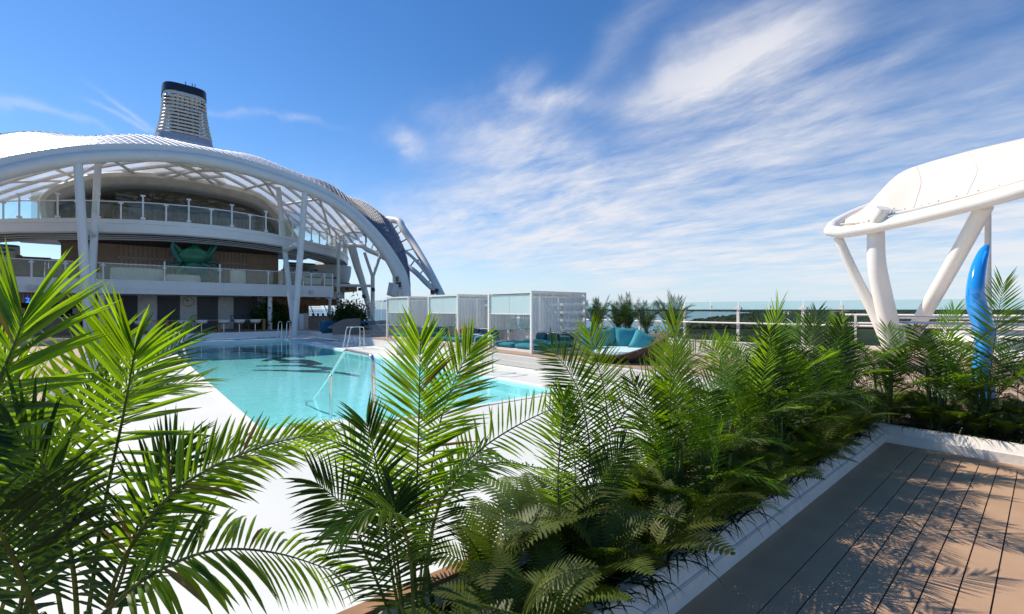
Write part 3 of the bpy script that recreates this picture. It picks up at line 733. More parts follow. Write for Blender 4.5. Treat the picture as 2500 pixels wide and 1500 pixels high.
# octopus
OY = 49.5
oc = thing('octopus_sculpture', 'glossy green octopus sculpture with pointed mantle and looping arms on the stage', 'sculpture', (0, 0, 0))
def op(px, py, y=OY): return py_(px, py, y)
prof = [(594, 0), (599, 6), (605, 16), (612, 29), (619, 38), (626, 42), (634, 39), (643, 28), (652, 17), (661, 13), (672, 14)]
rows = []
for yy, hw in prof:
    c = op(474, yy); s_ = (op(474+hw, yy)-c).length if hw else .02
    rows.append([c+V((s_*cos(2*pi*k/24), s_*.6*sin(2*pi*k/24)*(1+.25*cos(4*pi*k/24)), 0)) for k in range(24)])
MB().grid(rows, True).build('mantle', M_octo, oc)
arms = [[(440, 640), (428, 622), (421, 606), (423, 592), (430, 580)], [(432, 638), (440, 615), (428, 600), (418, 590), (411, 580)], [(446, 640), (430, 648), (414, 646), (405, 655)],
        [(455, 652), (440, 660), (432, 672), (438, 684)], [(500, 640), (514, 622), (524, 606), (527, 596), (520, 586)], [(498, 636), (508, 618), (515, 604), (524, 594)],
        [(492, 648), (505, 650), (522, 660), (528, 674), (518, 684)], [(498, 646), (504, 660), (503, 674), (514, 686)], [(500, 642), (524, 640), (536, 652), (534, 672)], [(470, 655), (462, 668), (452, 680), (462, 688)], [(482, 655), (492, 668), (500, 682), (490, 690)]]
for i, a in enumerate(arms):
    P = bez([op(x, y, OY-.3+.25*(i % 3)) for x, y in a], 20); MB().tube(P, [.24*(1-.6*k/20) for k in range(21)], 10).build('arm', M_octo if i % 2 else M_octo2, oc)
MB().ball(op(474, 655, OY-.5), (.75, .5, .55), 16, 10).build('head', M_octo2, oc)
# lounge banks on the stage level
def lounge(lab, px0, px1, y, z1, grp='round booths on the stage level'):
    a, b = py_(px0, 700, y).x, py_(px1, 700, y).x; c = ((a+b)/2, y, 3.9); w_ = (b-a)/2
    r = thing('round_booth', lab, 'sofa', c, 0, grp); rows = []
    for i in range(25):
        an = pi*1.15*i/24-pi*.075+pi
        rows.append([(w_*k*cos(an), w_*.6*k*sin(an), z) for k, z in ((1.02, 0), (1.0, .45), (.97, z1), (.90, z1+.03), (.84, z1-.05), (.84, .45), (.5, .45))])
    MB().grid(rows).build('shell', M_seat, None).parent = r
    MB().cyl((0, 0, 0), w_*.8, .42, 24).build('base', M_cream, None).parent = r
lounge('wide cream booth on the stage level left of the octopus', 268, 400, 43.5, 1.15)
lounge('cream booth half hidden in front of the octopus arms', 404, 490, 42.6, .75)
lounge('tall narrow cream tub seat right of the octopus', 562, 600, 43.5, 1.35)
lounge('low cream booth at the far left of the stage level', 196, 250, 44.5, .8)
# ---- theatre tiers left and right with teal topped seats
def tiers(side, labb):
    grp = 'theatre seats '+('left' if side < 0 else 'right')+' of the stage'
    r = thing('seating_tiers', labb, 'grandstand', (0, 0, 0))
    x0, x1 = (-13.5, -4.8) if side < 0 else (13.0, 18.2)
    for k in range(5):
        y0 = 46.2+k*1.9; z = 3.9+.55*(k+1)*.9
        MB().box((x0, y0, 3.9), (x1, y0+1.9, z)).build('tier', M_slat if k % 2 else M_teak, r, False)
    return r, x0, x1
for side, lb in ((-1, 'brown stepped seating tiers left of the stage'), (1, 'brown stepped seating tiers right of the stage')):
    _, x0, x1 = tiers(side, lb)
    words = ['front', 'second', 'third', 'fourth', 'top']
    for k in range(5):
        ns = int((x1-x0)/1.75)
        for j in range(ns):
            xx = x0+.9+j*1.75; z = 3.9+.495*(k+1) if True else 0; y0 = 46.2+k*1.9
            r = thing('theatre_seat', ('pale two-seater with teal back on the %s tiers, %s row, %s seat from the left' % ('left' if side < 0 else 'right', words[k], ['first', 'second', 'third', 'fourth', 'fifth'][j])), 'seat', (xx, y0+.35, z), 0, 'theatre seats on the tiers')
            if k == 0 and side < 0 and j == 0:
                sh_ = MB(); sh_.add([(-.72, -.1, 0), (.72, -.1, 0), (.80, -.35, .75), (-.80, -.35, .75), (-.72, .6, 0), (.72, .6, 0), (.78, -.05, .75), (-.78, -.05, .75)], [(0, 1, 2, 3), (5, 4, 7, 6), (1, 5, 6, 2), (4, 0, 3, 7), (3, 2, 6, 7), (0, 4, 5, 1)])
                proto_s = sh_.mesh('shell', M_seat, False); proto_c = MB().cushion((0, -.22, .80), (1.6, .34, .20)).mesh('cushion', M_teal, True); proto_b = MB().cbox((0, .2, .06), (1.7, .9, .1)).mesh('plinth', M_teak, False)
            for nm, me in (('shell', proto_s), ('back_cushion', proto_c), ('plinth', proto_b)):
                o = bpy.data.objects.new(nm, me); COL.objects.link(o); o.parent = r
# stair rails near the left and right tiers
for xx, lb in ((-4.4, 'steel stair rails left of the brown stage wall'), (12.9, 'steel stair rails right of the brown stage wall')):
    r = thing('stair_rail', lb, 'handrail', (0, 0, 0))
    for k in range(3):
        MB().tube(bez([(xx+k*.25, 46+k*1.5, 4.1), (xx+k*.25, 46.2+k*1.5, 5.2), (xx+k*.25, 48+k*1.5, 5.9), (xx+k*.25, 48.2+k*1.5, 4.9)], 12), .03, 6).build('rail', M_steel, r)
    for k in range(7): MB().box((xx-.2, 46+k*.7, 3.9+k*.3), (xx+.7, 46.7+k*.7, 4.2+k*.3)).build('step', M_slat, r, False)

# ---- stage house, upper level: cream shell round a dark glazed hall
shl = thing('stage_house', 'cream moulded hall with dark glazed front under the roof lattice', 'building', (0, 0, 0))
outp = [(128, 575), (106, 545), (97, 515), (94, 484), (122, 458), (160, 443), (229, 423), (344, 419), (458, 430), (560, 450), (636, 472), (683, 520), (715, 560), (742, 600)]
innp = [(150, 575), (136, 545), (131, 515), (135, 492), (160, 481), (195, 468), (247, 453), (344, 449), (458, 460), (560, 479), (630, 501), (667, 532), (692, 565), (712, 600)]
NN = 60
O_ = bez([py_(x, y, 48.6) for x, y in outp], NN); I_ = bez([py_(x, y, 48.9) for x, y in innp], NN); Mi = [a*.5+b*.5+V((0, -.45, 0)) for a, b in zip(O_, I_)]
cc = V((4.4, 0, 9)); back = [V((4.4+(q.x-4.4)*1.0, 62, q.z)) for q in O_]
MB().grid([back, O_, [a*.85+b*.15+V((0, -.3, 0)) for a, b in zip(O_, I_)], Mi, [a*.2+b*.8+V((0, -.25, 0)) for a, b in zip(O_, I_)], I_]).build('moulded_rim', M_cream, shl)
MB().grid([I_, [q+V((0, .3, -.12)) for q in I_]]).build('rim_groove', M_soffit, shl)
MB().grid([[q+V((0, .3, -.12)) for q in I_], [V((q.x, 58, q.z+.1)) for q in I_]]).build('ceiling', M_soffit, shl)
wf = [V((q.x, 58, q.z+.1)) for q in I_]
MB().add([*wf], [tuple(range(len(wf)))]).build('rear_wall', M_slat, shl, False)
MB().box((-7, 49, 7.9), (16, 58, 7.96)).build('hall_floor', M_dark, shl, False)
gl = [V((q.x, 51.0, q.z)) for q in I_]
f0 = None
for i in range(44):
    x = -3.5+i*.36
    if f0 is None: f0 = MB().box((-.03, 0, 0), (.03, .1, 3.3)).build('wall_fin', M_slatl, None, False); f0.parent = shl; f0.location = (x, 53.5, 7.96)
    else: inst(f0, shl, (x, 53.5, 7.96))
MB().box((-5.2, 53.6, 7.96), (14, 53.7, 11.3)).build('timber_wall', M_wood, shl, False)
xsg = [-5.6+i*2.45 for i in range(9)]
for a, b in zip(xsg, xsg[1:]):
    MB().box((a+.03, 50.6, 7.96), (b-.03, 50.62, 12.6 if a > -3 and b < 12 else 11.2)).build('glass_pane', G_house, shl, False)

# ---- V columns
def vcol(lab, base, tf, tr, r=.23):
    t_ = thing('steel_column', lab, 'column', base, 0, 'V-shaped columns under the roof arch')
    b = V(base)
    MB().tube([b, b+(V(tf)-b)*.5, V(tf)], [r*1.02, r, r*.92], 20).build('front_leg', M_white2, t_)
    P = [b+V((0, .25, 1.2)), b+(V(tr)-b)*.5, V(tr)]
    MB().tube(P, r*.85, 18).build('rear_leg', M_white2, t_)
    MB().cyl(b, r*1.25, .5, 20).build('foot', M_white2, t_)
    return t_
vb = (9.70, 37.0, 0.0)
vcol('white steel V column standing at the far right corner of the pool', vb, py_(745, 468, 37), py_(679.5, 460, 42.3))
vcol('white steel V column at the left in front of the dark bar', (-1.68, 37.0, 0.45), py_(190, 392, 37), py_(240, 392, 42.3))
# white tie between legs below balcony
for a, b, lb in (((9.95, 37.1), (9.75, 39.6), 'short white bracket tying the right V column below the balcony'), ((-1.95, 37.1), (-1.6, 39.6), 'short white bracket tying the left V column below the balcony')):
    o = MB().tube([(a[0], a[1], 7.0), (b[0], b[1], 6.8)], [.2, .16], 12).build('column_bracket', M_white2); tag(o, lb, 'bracket')

# ---- roof canopy
rt = [(560, 394), (621, 423), (683, 438), (743, 456), (780, 471), (815, 490), (850, 514), (876, 538), (902, 566), (925, 594), (945, 621), (961, 648), (974, 674), (984, 700), (989, 722), (991, 745), (992, 790)]
lf = [(500, 386), (435, 380), (344, 374), (275, 377), (190, 383), (115, 393), (50, 408), (0, 423)]
Rp = [py_(x, y, 37) for x, y in rt]; Lp = [py_(x, y, 37) for x, y in lf]
mir = [V((2*CX-q.x, 37, q.z)) for q in Rp if 2*CX-q.x < Lp[-1].x-.8]
arch = list(reversed(mir))+list(reversed(Lp))+Rp
A_ = bez(arch, 120)
for _ in range(60): A_ = [A_[0]]+[A_[i]*.5+(A_[i-1]+A_[i+1])*.25 for i in range(1, 120)]+[A_[120]]
crest = max(range(121), key=lambda i: A_[i].z)
roof = thing('roof_canopy', 'huge arched white steel roof with quilted foil panels over the balcony and pool end', 'roof', (0, 0, 0))
rad = [.36+ .34*max(0, (6.0-q.z)/6.0) for q in A_]
MB().tube(A_, rad, 20).build('front_arch', M_white2, roof)
def nrm(i):
    t_ = (A_[min(i+1, 120)]-A_[max(i-1, 0)]).normalized(); return V((-t_.z, 0, t_.x))
rows = []
for i in range(121):
    n_ = nrm(i); w_ = .46+.35*max(0, (9-A_[i].z)/9); c = A_[i]
    e = min(1, max(.05, (A_[i].z-1.5)/3.5))
    rows.append([c+n_*(rad[i]*.75)+V((0, -.02, 0)), c+n_*(rad[i]*.8+w_*e)+V((0, .02, 0)), c+n_*(rad[i]*.8+w_*e)+V((0, .25, 0)), c+n_*(rad[i]*.5)+V((0, .3, 0))])
MB().grid(rows).build('arch_fascia', MATS['steel white paint'], roof, False)
rim = [rows[i][1] for i in range(121)]
# crest curve B and rear curve C
U = [i/60.-1 for i in range(121)]        # -1..1 along arch (by index)
def sgnp(x, e): return math.copysign(abs(x)**e, x)
lo, hi = 6, 114
def Bc(u): s_ = abs(u); return V((CX+16.9*sgnp(u, .92), 45.0, 2.1+12.5-3.1*s_**2.4))
def Cc(u): s_ = abs(u); return V((CX+17.0*sgnp(u, .92), 60.0, 2.1+11.2-3.4*s_**2.2))
# arch index for u so that arclength is even
cl = [0]
for a, b in zip(A_, A_[1:]): cl.append(cl[-1]+(a-b).length)
def Aat(u, curve):
    s_ = (u*.5+.5)*(cl[118]-cl[2])+cl[2]
    for i in range(120):
        if cl[i+1] >= s_: f = (s_-cl[i])/(cl[i+1]-cl[i]); return curve[i]*(1-f)+curve[i+1]*f
    return curve[-1]
def shell(u, v, dz=0, puff=0):
    a = Aat(u, rim)+V((0, .2, -.05)); b = Bc(u); c = Cc(u)
    if v <= 1:
        q = a*(1-v)+b*v+V((0, 0, 1.15*sin(pi*v*.5)**1.0*(1-v)*1.2)); q.x += math.copysign(1.0, u)*sin(pi*v)*.9*abs(u)**3
    else:
        q = b*(2-v)+c*(v-1)
    if puff: q.z += puff*sin(pi*(u+1)*3.0)**2*min(1, v*2)*min(1, v*2)
    q.z += dz
    return q
NU = 48; VV = [0, .2, .4, .6, .8, 1.0]
for i in range(NU):
    for j in range(5):
        u0, u1 = -1+2*i/NU, -1+2*(i+1)/NU; v0, v1 = VV[j], VV[j+1]
        k = 3; rr = [[shell(u0+(u1-u0)*a/k, v0+(v1-v0)*b/k, 0, .30) for a in range(k+1)] for b in range(k+1)]
        MB().grid(rr).build('foil_panel' if u0 < .42 else 'glazing_panel', G_etfe if u0 < .42 else G_clear, roof, True)
mb = MB(); mb.grid([[shell(-1+2*i/96, 1+j/4, 0, .30) for i in range(97)] for j in range(5)])
mb.build('rear_foil', G_etfe, roof)
# diagonal bars on the foil
mb = MB()
mb2 = MB()
for k in range(-8, 104, 1):
    for dsgn in (1, -1):
        P = []
        for j in range(13):
            v = j/12*1.0; u = -1+2*(k+dsgn*v*7)/96
            if -1 <= u <= 1: P.append(shell(u, v, .04, .30))
        if len(P) > 2: (mb2 if k > 68 else mb).tube(P, .013 if k <= 68 else .035, 4, cap=False)
o = mb.build('foil_seam', mat('seam grey', (.58, .60, .65), .5, .4), roof, False); o['kind'] = 'stuff'
o = mb2.build('glazing_bar', mat('dark glazing bar', (.13, .16, .22), .5, .4), roof, False); o['kind'] = 'stuff'
# structural ribs below
def rib(u0, fac, dz, lim, r_):
    P = []
    for j in range(29):
        v = j/28*1.8; u = u0+fac*v
        if -.995 <= u <= .995 and u*math.copysign(1, fac) > lim: P.append(shell(u, v, dz+.35*max(0, .2-v)/.2))
    if len(P) > 4: MB().tube(P, r_, 8).build('rib', M_white2, roof)
for k in range(24):
    for sg_ in (1, -1): rib(sg_*(-1.45+k*.105), .85*sg_, -.80, -.12, .15)
for k in range(12):
    for sg_ in (1, -1): rib(sg_*(-1.0+k*.28), .42*sg_, -.98, -2, .12)
for v in (.5, 1.0, 1.5): MB().tube([shell(-1+2*i/60, v, -.75) for i in range(61)], .10, 8).build('purlin', M_white2, roof)
# side edge arch, right and left
def side(sgn):
    sp_ = [(1079, 724, 37), (1062, 690, 38), (1040, 648, 39.5), (1010, 597, 42), (985, 560, 43.5), (966, 538, 45)]
    P = [py_(*q) for q in sp_]+[V((20.6, 50, 12.0)), V((20.2, 56, 12.2)), V((20.8, 62, 10.5))]
    Q = [py_(*q) for q in [(1079, 724, 37.1), (1046, 696, 38.5), (1004, 657, 41), (949, 635, 44.5), (922, 621, 46), (898, 611, 47), (871, 599, 48.5)]]+[V((17.8, 56, 9.3))]
    if sgn < 0: P = [V((2*CX-q.x, q.y, q.z)) for q in P]; Q = [V((2*CX-q.x, q.y, q.z)) for q in Q]
    a = bez(P, 40); b = bez(Q, 40); m_ = [x*.5+y*.5+V((0, 0, .25)) for x, y in zip(a, b)]
    MB().tube(a, .36, 14).build('side_arch', M_white2, roof); MB().tube(b, .26, 12).build('side_beam', M_white2, roof); MB().tube(m_, .16, 8).build('side_rib', M_white2, roof)
    for i in range(2, 40, 3): MB().tube([a[i], m_[min(i+1, 40)], b[min(i+1, 40)]], .07, 6).build('side_tie', M_slat if i % 2 else M_white2, roof)
side(1); side(-1)
# Y post and leaning leg at the right
yp = thing('steel_post', 'slim white Y-shaped post right of the balcony end', 'column', (0, 0, 0))
y0 = py_(910, 745, 44)
MB().tube([V((y0.x, 44, TZ)), py_(910, 676, 44)], .20, 14).build('stem', M_white2, yp)
for px, py in ((890, 618), (929, 622)): MB().tube([py_(910, 678, 44), py_(px, py, 45)], .15, 12).build('branch', M_white2, yp)
MB().tube([py_(818, 697, 44), py_(910, 698.5, 44)], .14, 12).build('crossbar', M_white2, yp)
o = MB().tube(bez([py_(858, 600, 46), py_(872, 650, 46), py_(885, 690, 46), py_(899, 745, 46), py_(905, 775, 46)], 16), [.42-.012*i for i in range(17)], 16).build('leaning_column', M_white2); tag(o, 'thick leaning white column just behind the balcony end', 'column')
# ---- funnel
fn = thing('ship_funnel', 'tall grey funnel with stacked louvre rings and navy top above the roof', 'funnel', (5.9, 74.5, 0))
def fring(z, k=1.0, n=40):
    hw = interp([(20, 4.3), (22.5, 3.65), (23.7, 3.15), (24.6, 2.98), (26, 2.7), (28, 2.42), (30.6, 2.29), (33, 2.28)], z)*k; hl = hw*1.1
    sg = lambda x: math.copysign(abs(x)**.55, x)
    return [V((5.9+hw*sg(cos(2*pi*i/n)), 74.5+hl*sg(sin(2*pi*i/n)), z)) for i in range(n)]
MB().grid([fring(z) for z in (19, 21, 22.5, 23.6)], True).build('base', M_funnel, fn)
MB().grid([fring(z) for z in (23.6, 24.4)], True).build('lower_band', mat('funnel dark blue', (.36, .38, .46), .4, .4), fn)
z = 24.65
while z < 29.7:
    mb = MB(); mb.grid([fring(z-.15, .985), fring(z, 1.03), fring(z+.12, 1.0), fring(z+.05, .93), fring(z-.15, .985)], True); mb.build('louvre_ring', M_louvre, fn); z += .47
MB().grid([fring(zz, 1.0) for zz in (29.55, 30.0)], True).build('upper_band', M_louvre, fn)
MB().grid([fring(30.0, 1.0), fring(30.0, 1.04), fring(31.0, 1.04), fring(31.0, .85)], True).build('crown', mat('navy funnel top', (.008, .010, .030), .4, .5), fn)
core = MB(); core.box((4.4, 73.2, 22), (7.4, 76, 30.4)); core.build('core', mat('funnel core', (.16, .14, .12), .6, .3, var=.3), fn, False)
for k in range(5): MB().box((4.3+k*.78, 72.6, 23.5), (4.42+k*.78, 72.75, 30)).build('stanchion', M_louvre, fn, False)
for k in range(6): MB().cyl((4.6+k*.5, 73, 27.5+.3*(k % 3)), .18, 2.2, 8).build('exhaust_pipe', M_louvre, fn)
for x in (6.6, 6.9, 5.9): MB().cyl((x, 72.4, 31.0), .05, .6, 6).build('aerial', M_black, fn)
MB().tube([(5.9, 71.6, 20), (5.9, 71.95, 26), (5.9, 72.2, 31)], .04, 6).build('ladder_line', M_black, fn)
# ================================================================ CABANAS
def cabana(loc, lab):
    W, D, H = 2.95, 2.55, 2.31      # x depth, y width, height
    r = thing('cabana', lab, 'cabana', loc, 0, 'white framed cabanas on the right terrace')
    def P(mb, nm, m, sm=False): o = mb.build(nm, m, None, sm); o.parent = r; return o
    for x in (0, W):
        for y in (0, D): P(MB().cbox((x, y, H/2), (.09, .09, H)), 'post', M_white)
    for y in (0, D): P(MB().cbox((W/2, y, H-.04), (W-.09, .085, .08)), 'beam', M_white)
    for x in (0, W): P(MB().cbox((x, D/2, H-.04), (.085, D-.09, .08)), 'beam', M_white)
    P(MB().cbox((W/2, -.0, H-.20), (W-.09, .05, .04)), 'rail', M_white)
    s0 = None
    for i in range(20):
        if s0 is None: s0 = P(MB().box((-.06, .05, 0), (.06, D-.05, .02)), 'roof_slat', M_white); s0.location = (.12, 0, H-.10); s0.rotation_euler = (0, .5, 0)
        else: inst(s0, r, (.12+i*.143, 0, H-.10), (0, .5, 0))
    # pool side: short pale blind with bar
    for y0, y1 in ((.06, D/2-.01), (D/2+.01, D-.06)): P(MB().box((.0, y0, H-.84), (.012, y1, H-.12)), 'pale_blind', G_blind)
    P(MB().box((-.01, .05, H-.88), (.03, D-.05, H-.84)), 'blind_bar', M_white)
    P(MB().cbox((.02, D/2, H-.5), (.02, .02, .74)), 'blind_guide', M_soffit)
    # camera side and far side: two long mesh blinds
    for yy, dz in ((0, 0), (D, .1)):
        for x0, x1, ln in ((.10, W*.52, 1.36), (W*.56, W-.12, 1.34)):
            mb = MB(); rows = []
            nn = 40
            for i in range(nn+1):
                x = x0+(x1-x0)*i/nn; rows.append([(x, yy+.012*sin(i*1.3)+.01*sin(i*.35), z) for z in (H-.16, H-.16-ln*.5, H-.16-ln)])
            P(mb.grid(rows), 'mesh_blind', G_shade, True)
            P(MB().box((x0, yy-.012, H-.19-ln), (x1, yy+.012, H-.16-ln)), 'blind_bar', M_soffit)
    for y0, y1 in ((.08, D*.55), (D*.60, D-.08)): P(MB().box((W-.02, y0, H-1.65), (W-.008, y1, H-.16)), 'mesh_blind', G_shade)
    # scallop edge strip
    mb = MB()
    for i in range(28): mb.box((.1+i*.1, .03, H-.17), (.16+i*.1, .05, H-.13))
    P(mb, 'blind_roller', M_soffit)
    P(MB().cbox((W/2, D/2, .06), (W-.2, D-.1, .1)), 'plinth', M_white)
    for x, y in ((.72, .65), (.72, 1.9), (1.95, .65), (1.95, 1.9)):
        P(MB().cushion((x, y, .21), (1.2, 1.2, .26)), 'mattress', M_teal, True)
    for k in range(3):
        P(MB().cushion((2.45, .55+k*.72, .42), (.28, .62, .42), 0, .25, tiltax='Y'), 'pillow', M_teald, True)
    return r
cabana((11.33, 12.25, TZ+.012), 'largest and nearest white framed cabana with grey mesh blinds and teal mattress')
cabana((11.33, 17.1, TZ+.012), 'middle of the three white cabanas, behind the tall centre palm')
cabana((11.33, 21.75, TZ+.012), 'farthest and leftmost of the three white cabanas, next to the frosted glass screen')
q = px_(1145, 808, 12.6)
lb_ = MB(); lb_.tube([V((13.9, 20.4, 1.2))+V((0, .38*cos(2*pi*i/20), .38*sin(2*pi*i/20))) for i in range(20)], .10, 8, closed=True)
o = lb_.build('lifebuoy', M_red); tag(o, 'orange red ring buoy hanging behind the middle cabana', 'lifebuoy')
# ---- long white planter with dark palms behind
bp_ = thing('white_planter', 'long white planter box behind the cabanas and round sofa holding dark palms', 'planter', (0, 0, 0))
for i in range(10):
    y0 = 2.2+i*2.25; MB().box((14.62, y0+.004, TZ), (14.66, y0+2.246, 1.04)).build('side_panel', M_white2, bp_, False)
MB().box((14.66, 2.2, TZ), (15.5, 24.7, .98)).build('soil', M_soil, bp_, False)
MB().box((14.60, 2.2, 1.04), (14.70, 24.7, 1.07)).build('rim', M_white, bp_, False)

# ---- ship side windscreen at x = 20
def windscreen():
    X = 20.0
    r = thing('windscreen', 'clear glass windscreen with white posts along the ship side', 'railing', (0, 0, 0))
    ys = [-11+i*2.45 for i in range(20)]
    for i, y in enumerate(ys):
        MB().box((X-.05, y-.05, TZ), (X+.05, y+.05, 2.22)).build('post', M_white, r, False)
        MB().box((X-.09, y-.13, 2.08), (X+.09, y+.13, 2.18)).build('clamp', M_white, r, False)
        ym = y+1.225; MB().box((X-.05, ym-.07, 2.14), (X+.05, ym+.07, 2.24)).build('clamp', M_white, r, False)
    for i, y in enumerate(ys[:-1]):
        for a, b in ((y+.03, y+1.20), (y+1.25, y+2.42)):
            MB().box((X-.008, a, 1.62), (X+.008, b, 2.42)).build('upper_pane', G_screen, r, False)
            MB().box((X-.008, a, .5), (X+.008, b, 1.60)).build('lower_pane', G_screen, r, False)
    MB().tube([(X-.12, -11, 1.50), (X-.12, 36, 1.50)], .038, 10).build('handrail', M_white, r)
windscreen()
# frosted curved screen round the stair opening
fs = thing('curved_glass_screen', 'tall curved frosted glass screen between the bar and the cabanas', 'glass screen', (0, 0, 0))
cen = V((12.95, 26.7, 0)); NS_ = 12
for i in range(NS_):
    a0 = R(150+ i*20); a1 = R(150+(i+1)*20-1.2)
    p = []
    for k in range(4):
        a = a0+(a1-a0)*k/3; p.append((cen.x+1.55*cos(a), cen.y+2.0*sin(a)))
    mb = MB(); mb.grid([[(*q, TZ+.02) for q in p], [(*q, 2.62) for q in p]]); mb.build('glass_pane', G_milky, fs)
    a = a0-R(.6); MB().cbox((cen.x+1.57*cos(a), cen.y+2.02*sin(a), 2.56), (.06, .06, .1)).build('clip', M_steel, fs, False)
MB().tube(bez([(cen.x+.4, cen.y-1.2, .5), (cen.x+.4, cen.y-1.2, 2.2), (cen.x+.1, cen.y-.5, 2.55), (cen.x-.6, cen.y+.3, 2.62)], 14), .06, 8).build('handrail', M_steel, fs)

# ---- grey curved lounge with teal cushions near bar
cs = thing('curved_sofa', 'grey wicker wave-shaped sofa with teal cushions in the shade beside the glass screen', 'sofa', (0, 0, 0))
sp0 = [(812, 803), (826, 789), (850, 780), (880, 778)]
B0 = [py_(x, y, 29.5) for x, y in sp0]; top_ = bez(B0, 16); rows = []
for q in top_: rows.append([V((q.x, 29.5, TZ)), V((q.x, 29.5, q.z)), V((q.x, 30.0, q.z)), V((q.x, 31.6, .9)), V((q.x, 31.6, TZ))])
MB().grid(rows).build('wicker_shell', mat('grey wicker', (.20, .19, .18), .7, .2, var=.2, scale=30), cs)
for i in range(3): MB().cushion((12.1+i*.9, 30.6, 1.15), (.8, .9, .3)).build('cushion', M_teald, cs)
o = MB().cushion(py_(798, 798, 31), (.9, .8, .85)).build('armchair', M_teald); tag(o, 'dark teal upholstered armchair left of the grey wave-shaped sofa', 'armchair')

# ---- round wicker daybed
sc0 = V((12.25, 8.85, TZ+.012))
sf = thing('round_sofa', 'round brown wicker daybed with pale mattress and turquoise pillows on the terrace', 'sofa', sc0)
rows = []; NN = 48
for i in range(NN):
    a = 2*pi*i/NN
    hgt = .30+ .62*(.5-.5*cos(a-R(232-0)))**1.6      # high towards back / right
    hgt = .26+.62*max(0, cos(a-R(-42))*.72+.28)**1.15
    row = []
    for k, z in ((.70, 0), (.92, .10), (1.07, .30), (1.16, hgt*.85), (1.18, hgt), (1.13, hgt+.01), (1.06, hgt*.8), (1.0, .30)):
        row.append((k*1.16*cos(a), k*1.16*sin(a), min(z, hgt+.01) if z > .25 else z))
    rows.append(row)
rows.append(rows[0])
mw = bpy.data.materials.new('woven wicker'); mw.use_nodes = True; n = NT(mw.node_tree); p = mw.node_tree.nodes['Principled BSDF']; p.inputs['Roughness'].default_value = .6
tcn = n.n('ShaderNodeTexCoord'); 
ck_ = n.n('ShaderNodeTexWave', i0=tcn.outputs['Object']); ck_.inputs['Scale'].default_value = 9; ck_.wave_type = 'BANDS'; ck_.bands_direction = 'DIAGONAL'
ck2 = n.n('ShaderNodeTexWave', i0=tcn.outputs['Object']); ck2.inputs['Scale'].default_value = 11; ck2.bands_direction = 'Z'
f_ = n.m('MULTIPLY', ck_.outputs['Fac'], ck2.outputs['Fac']); n.set(p, 'Base Color', n.ramp(f_, [(.15, (.06, .04, .028)), (.6, (.24, .17, .12))]))
b = n.n('ShaderNodeBump', Height=f_); b.inputs['Strength'].default_value = .8; b.inputs['Distance'].default_value = .02; n.set(p, 'Normal', b.outputs[0])
MB().grid(rows).build('wicker_shell', mw, None).parent = sf
mb = MB(); rws = []
for k, z in ((0, .39), (.6, .40), (.95, .39), (1.08, .35), (1.12, .27), (1.06, .18)): rws.append([(k*cos(2*pi*i/36), k*sin(2*pi*i/36), z) for i in range(36)])
mb.grid(rws, True).build('mattress', M_pale, None).parent = sf
def pillow_mesh(w_, h_, t_):
    mb = MB(); n_ = 12
    for sd in (1, -1):
        rows = []
        for i in range(n_+1):
            u = -1+2*i/n_; row = []
            for j in range(n_+1):
                v = -1+2*j/n_; k = (1-abs(u)**3.2)*(1-abs(v)**3.2); pin = 1-.07*(1-u*u)*(abs(v)) ; pin2 = 1-.07*(1-v*v)*abs(u)
                row.append((u*w_/2*pin2, sd*t_/2*max(0, k)**.55, v*h_/2*pin))
            rows.append(row if sd > 0 else row)
        mb.grid(rows)
    return mb
for px, py, d, rz, ty, w_, lab in ((1440, 826, 14.7, .9, .10, .74, 'aqua pillow leaning at the left of the round daybed'), (1483, 830, 15.4, .55, -.12, .78, 'turquoise square pillow second from the left on the round daybed'),
        (1530, 829, 15.3, .10, .05, .80, 'turquoise square pillow standing in the middle of the round daybed'), (1567, 836, 14.7, -.55, .42, .68, 'light turquoise pillow tilted against the right of the round daybed')):
    q = pd(px, py, d)
    o = pillow_mesh(w_, w_, .24).build('pillow', M_teal2, None); o.location = q; o.rotation_euler = (R(-10), ty, -YAW+rz*.6)
    tag(o, lab, 'pillow', 'pillows on the round daybed')

# ---- pool ladders and handrails
def ladder(lab, c, rz, h=.95, w_=.55, dp=.62):
    r = thing('pool_ladder', lab, 'pool ladder', c, rz, 'steel ladders and rails at the pool')
    for s_ in (-1, 1):
        pth = bez([(s_*w_/2, .42, -.45), (s_*w_/2, .20, .5), (s_*w_/2, .10, h-.1), (s_*w_/2, -.06, h), (s_*w_/2, -dp+.12, h), (s_*w_/2, -dp, h-.12), (s_*w_/2, -dp, .4), (s_*w_/2, -dp, 0)], 40)
        MB().tube(pth, .026, 8).build('rail', M_steel, None).parent = r
        MB().cyl((s_*w_/2, -dp, 0), .06, .015, 12).build('flange', M_steel, None).parent = r
    for k in range(2): MB().cbox((0, .33+.05*k, -.2-.25*k), (w_, .09, .03)).build('tread', M_steel, None, False).parent = r
    return r
ladder('steel pool ladder at the right side nearest the wave-shaped sofa', pz(850, 852, 0)+V((.12, 0, 0)), R(90), 1.15)
ladder('steel pool ladder at the far corner left of the column foot', pz(696, 829, 0)+V((0, .5, 0)), R(150), 1.2)
ladder('steel pool ladder at the left side behind the palm leaves', pz(440, 872, 0)+V((-.1, 0, 0)), R(-90), 1.1)
ladder('steel pool ladder in front of the middle cabana', V((Rr+.15, 12.2, 0)), R(90), 1.25)
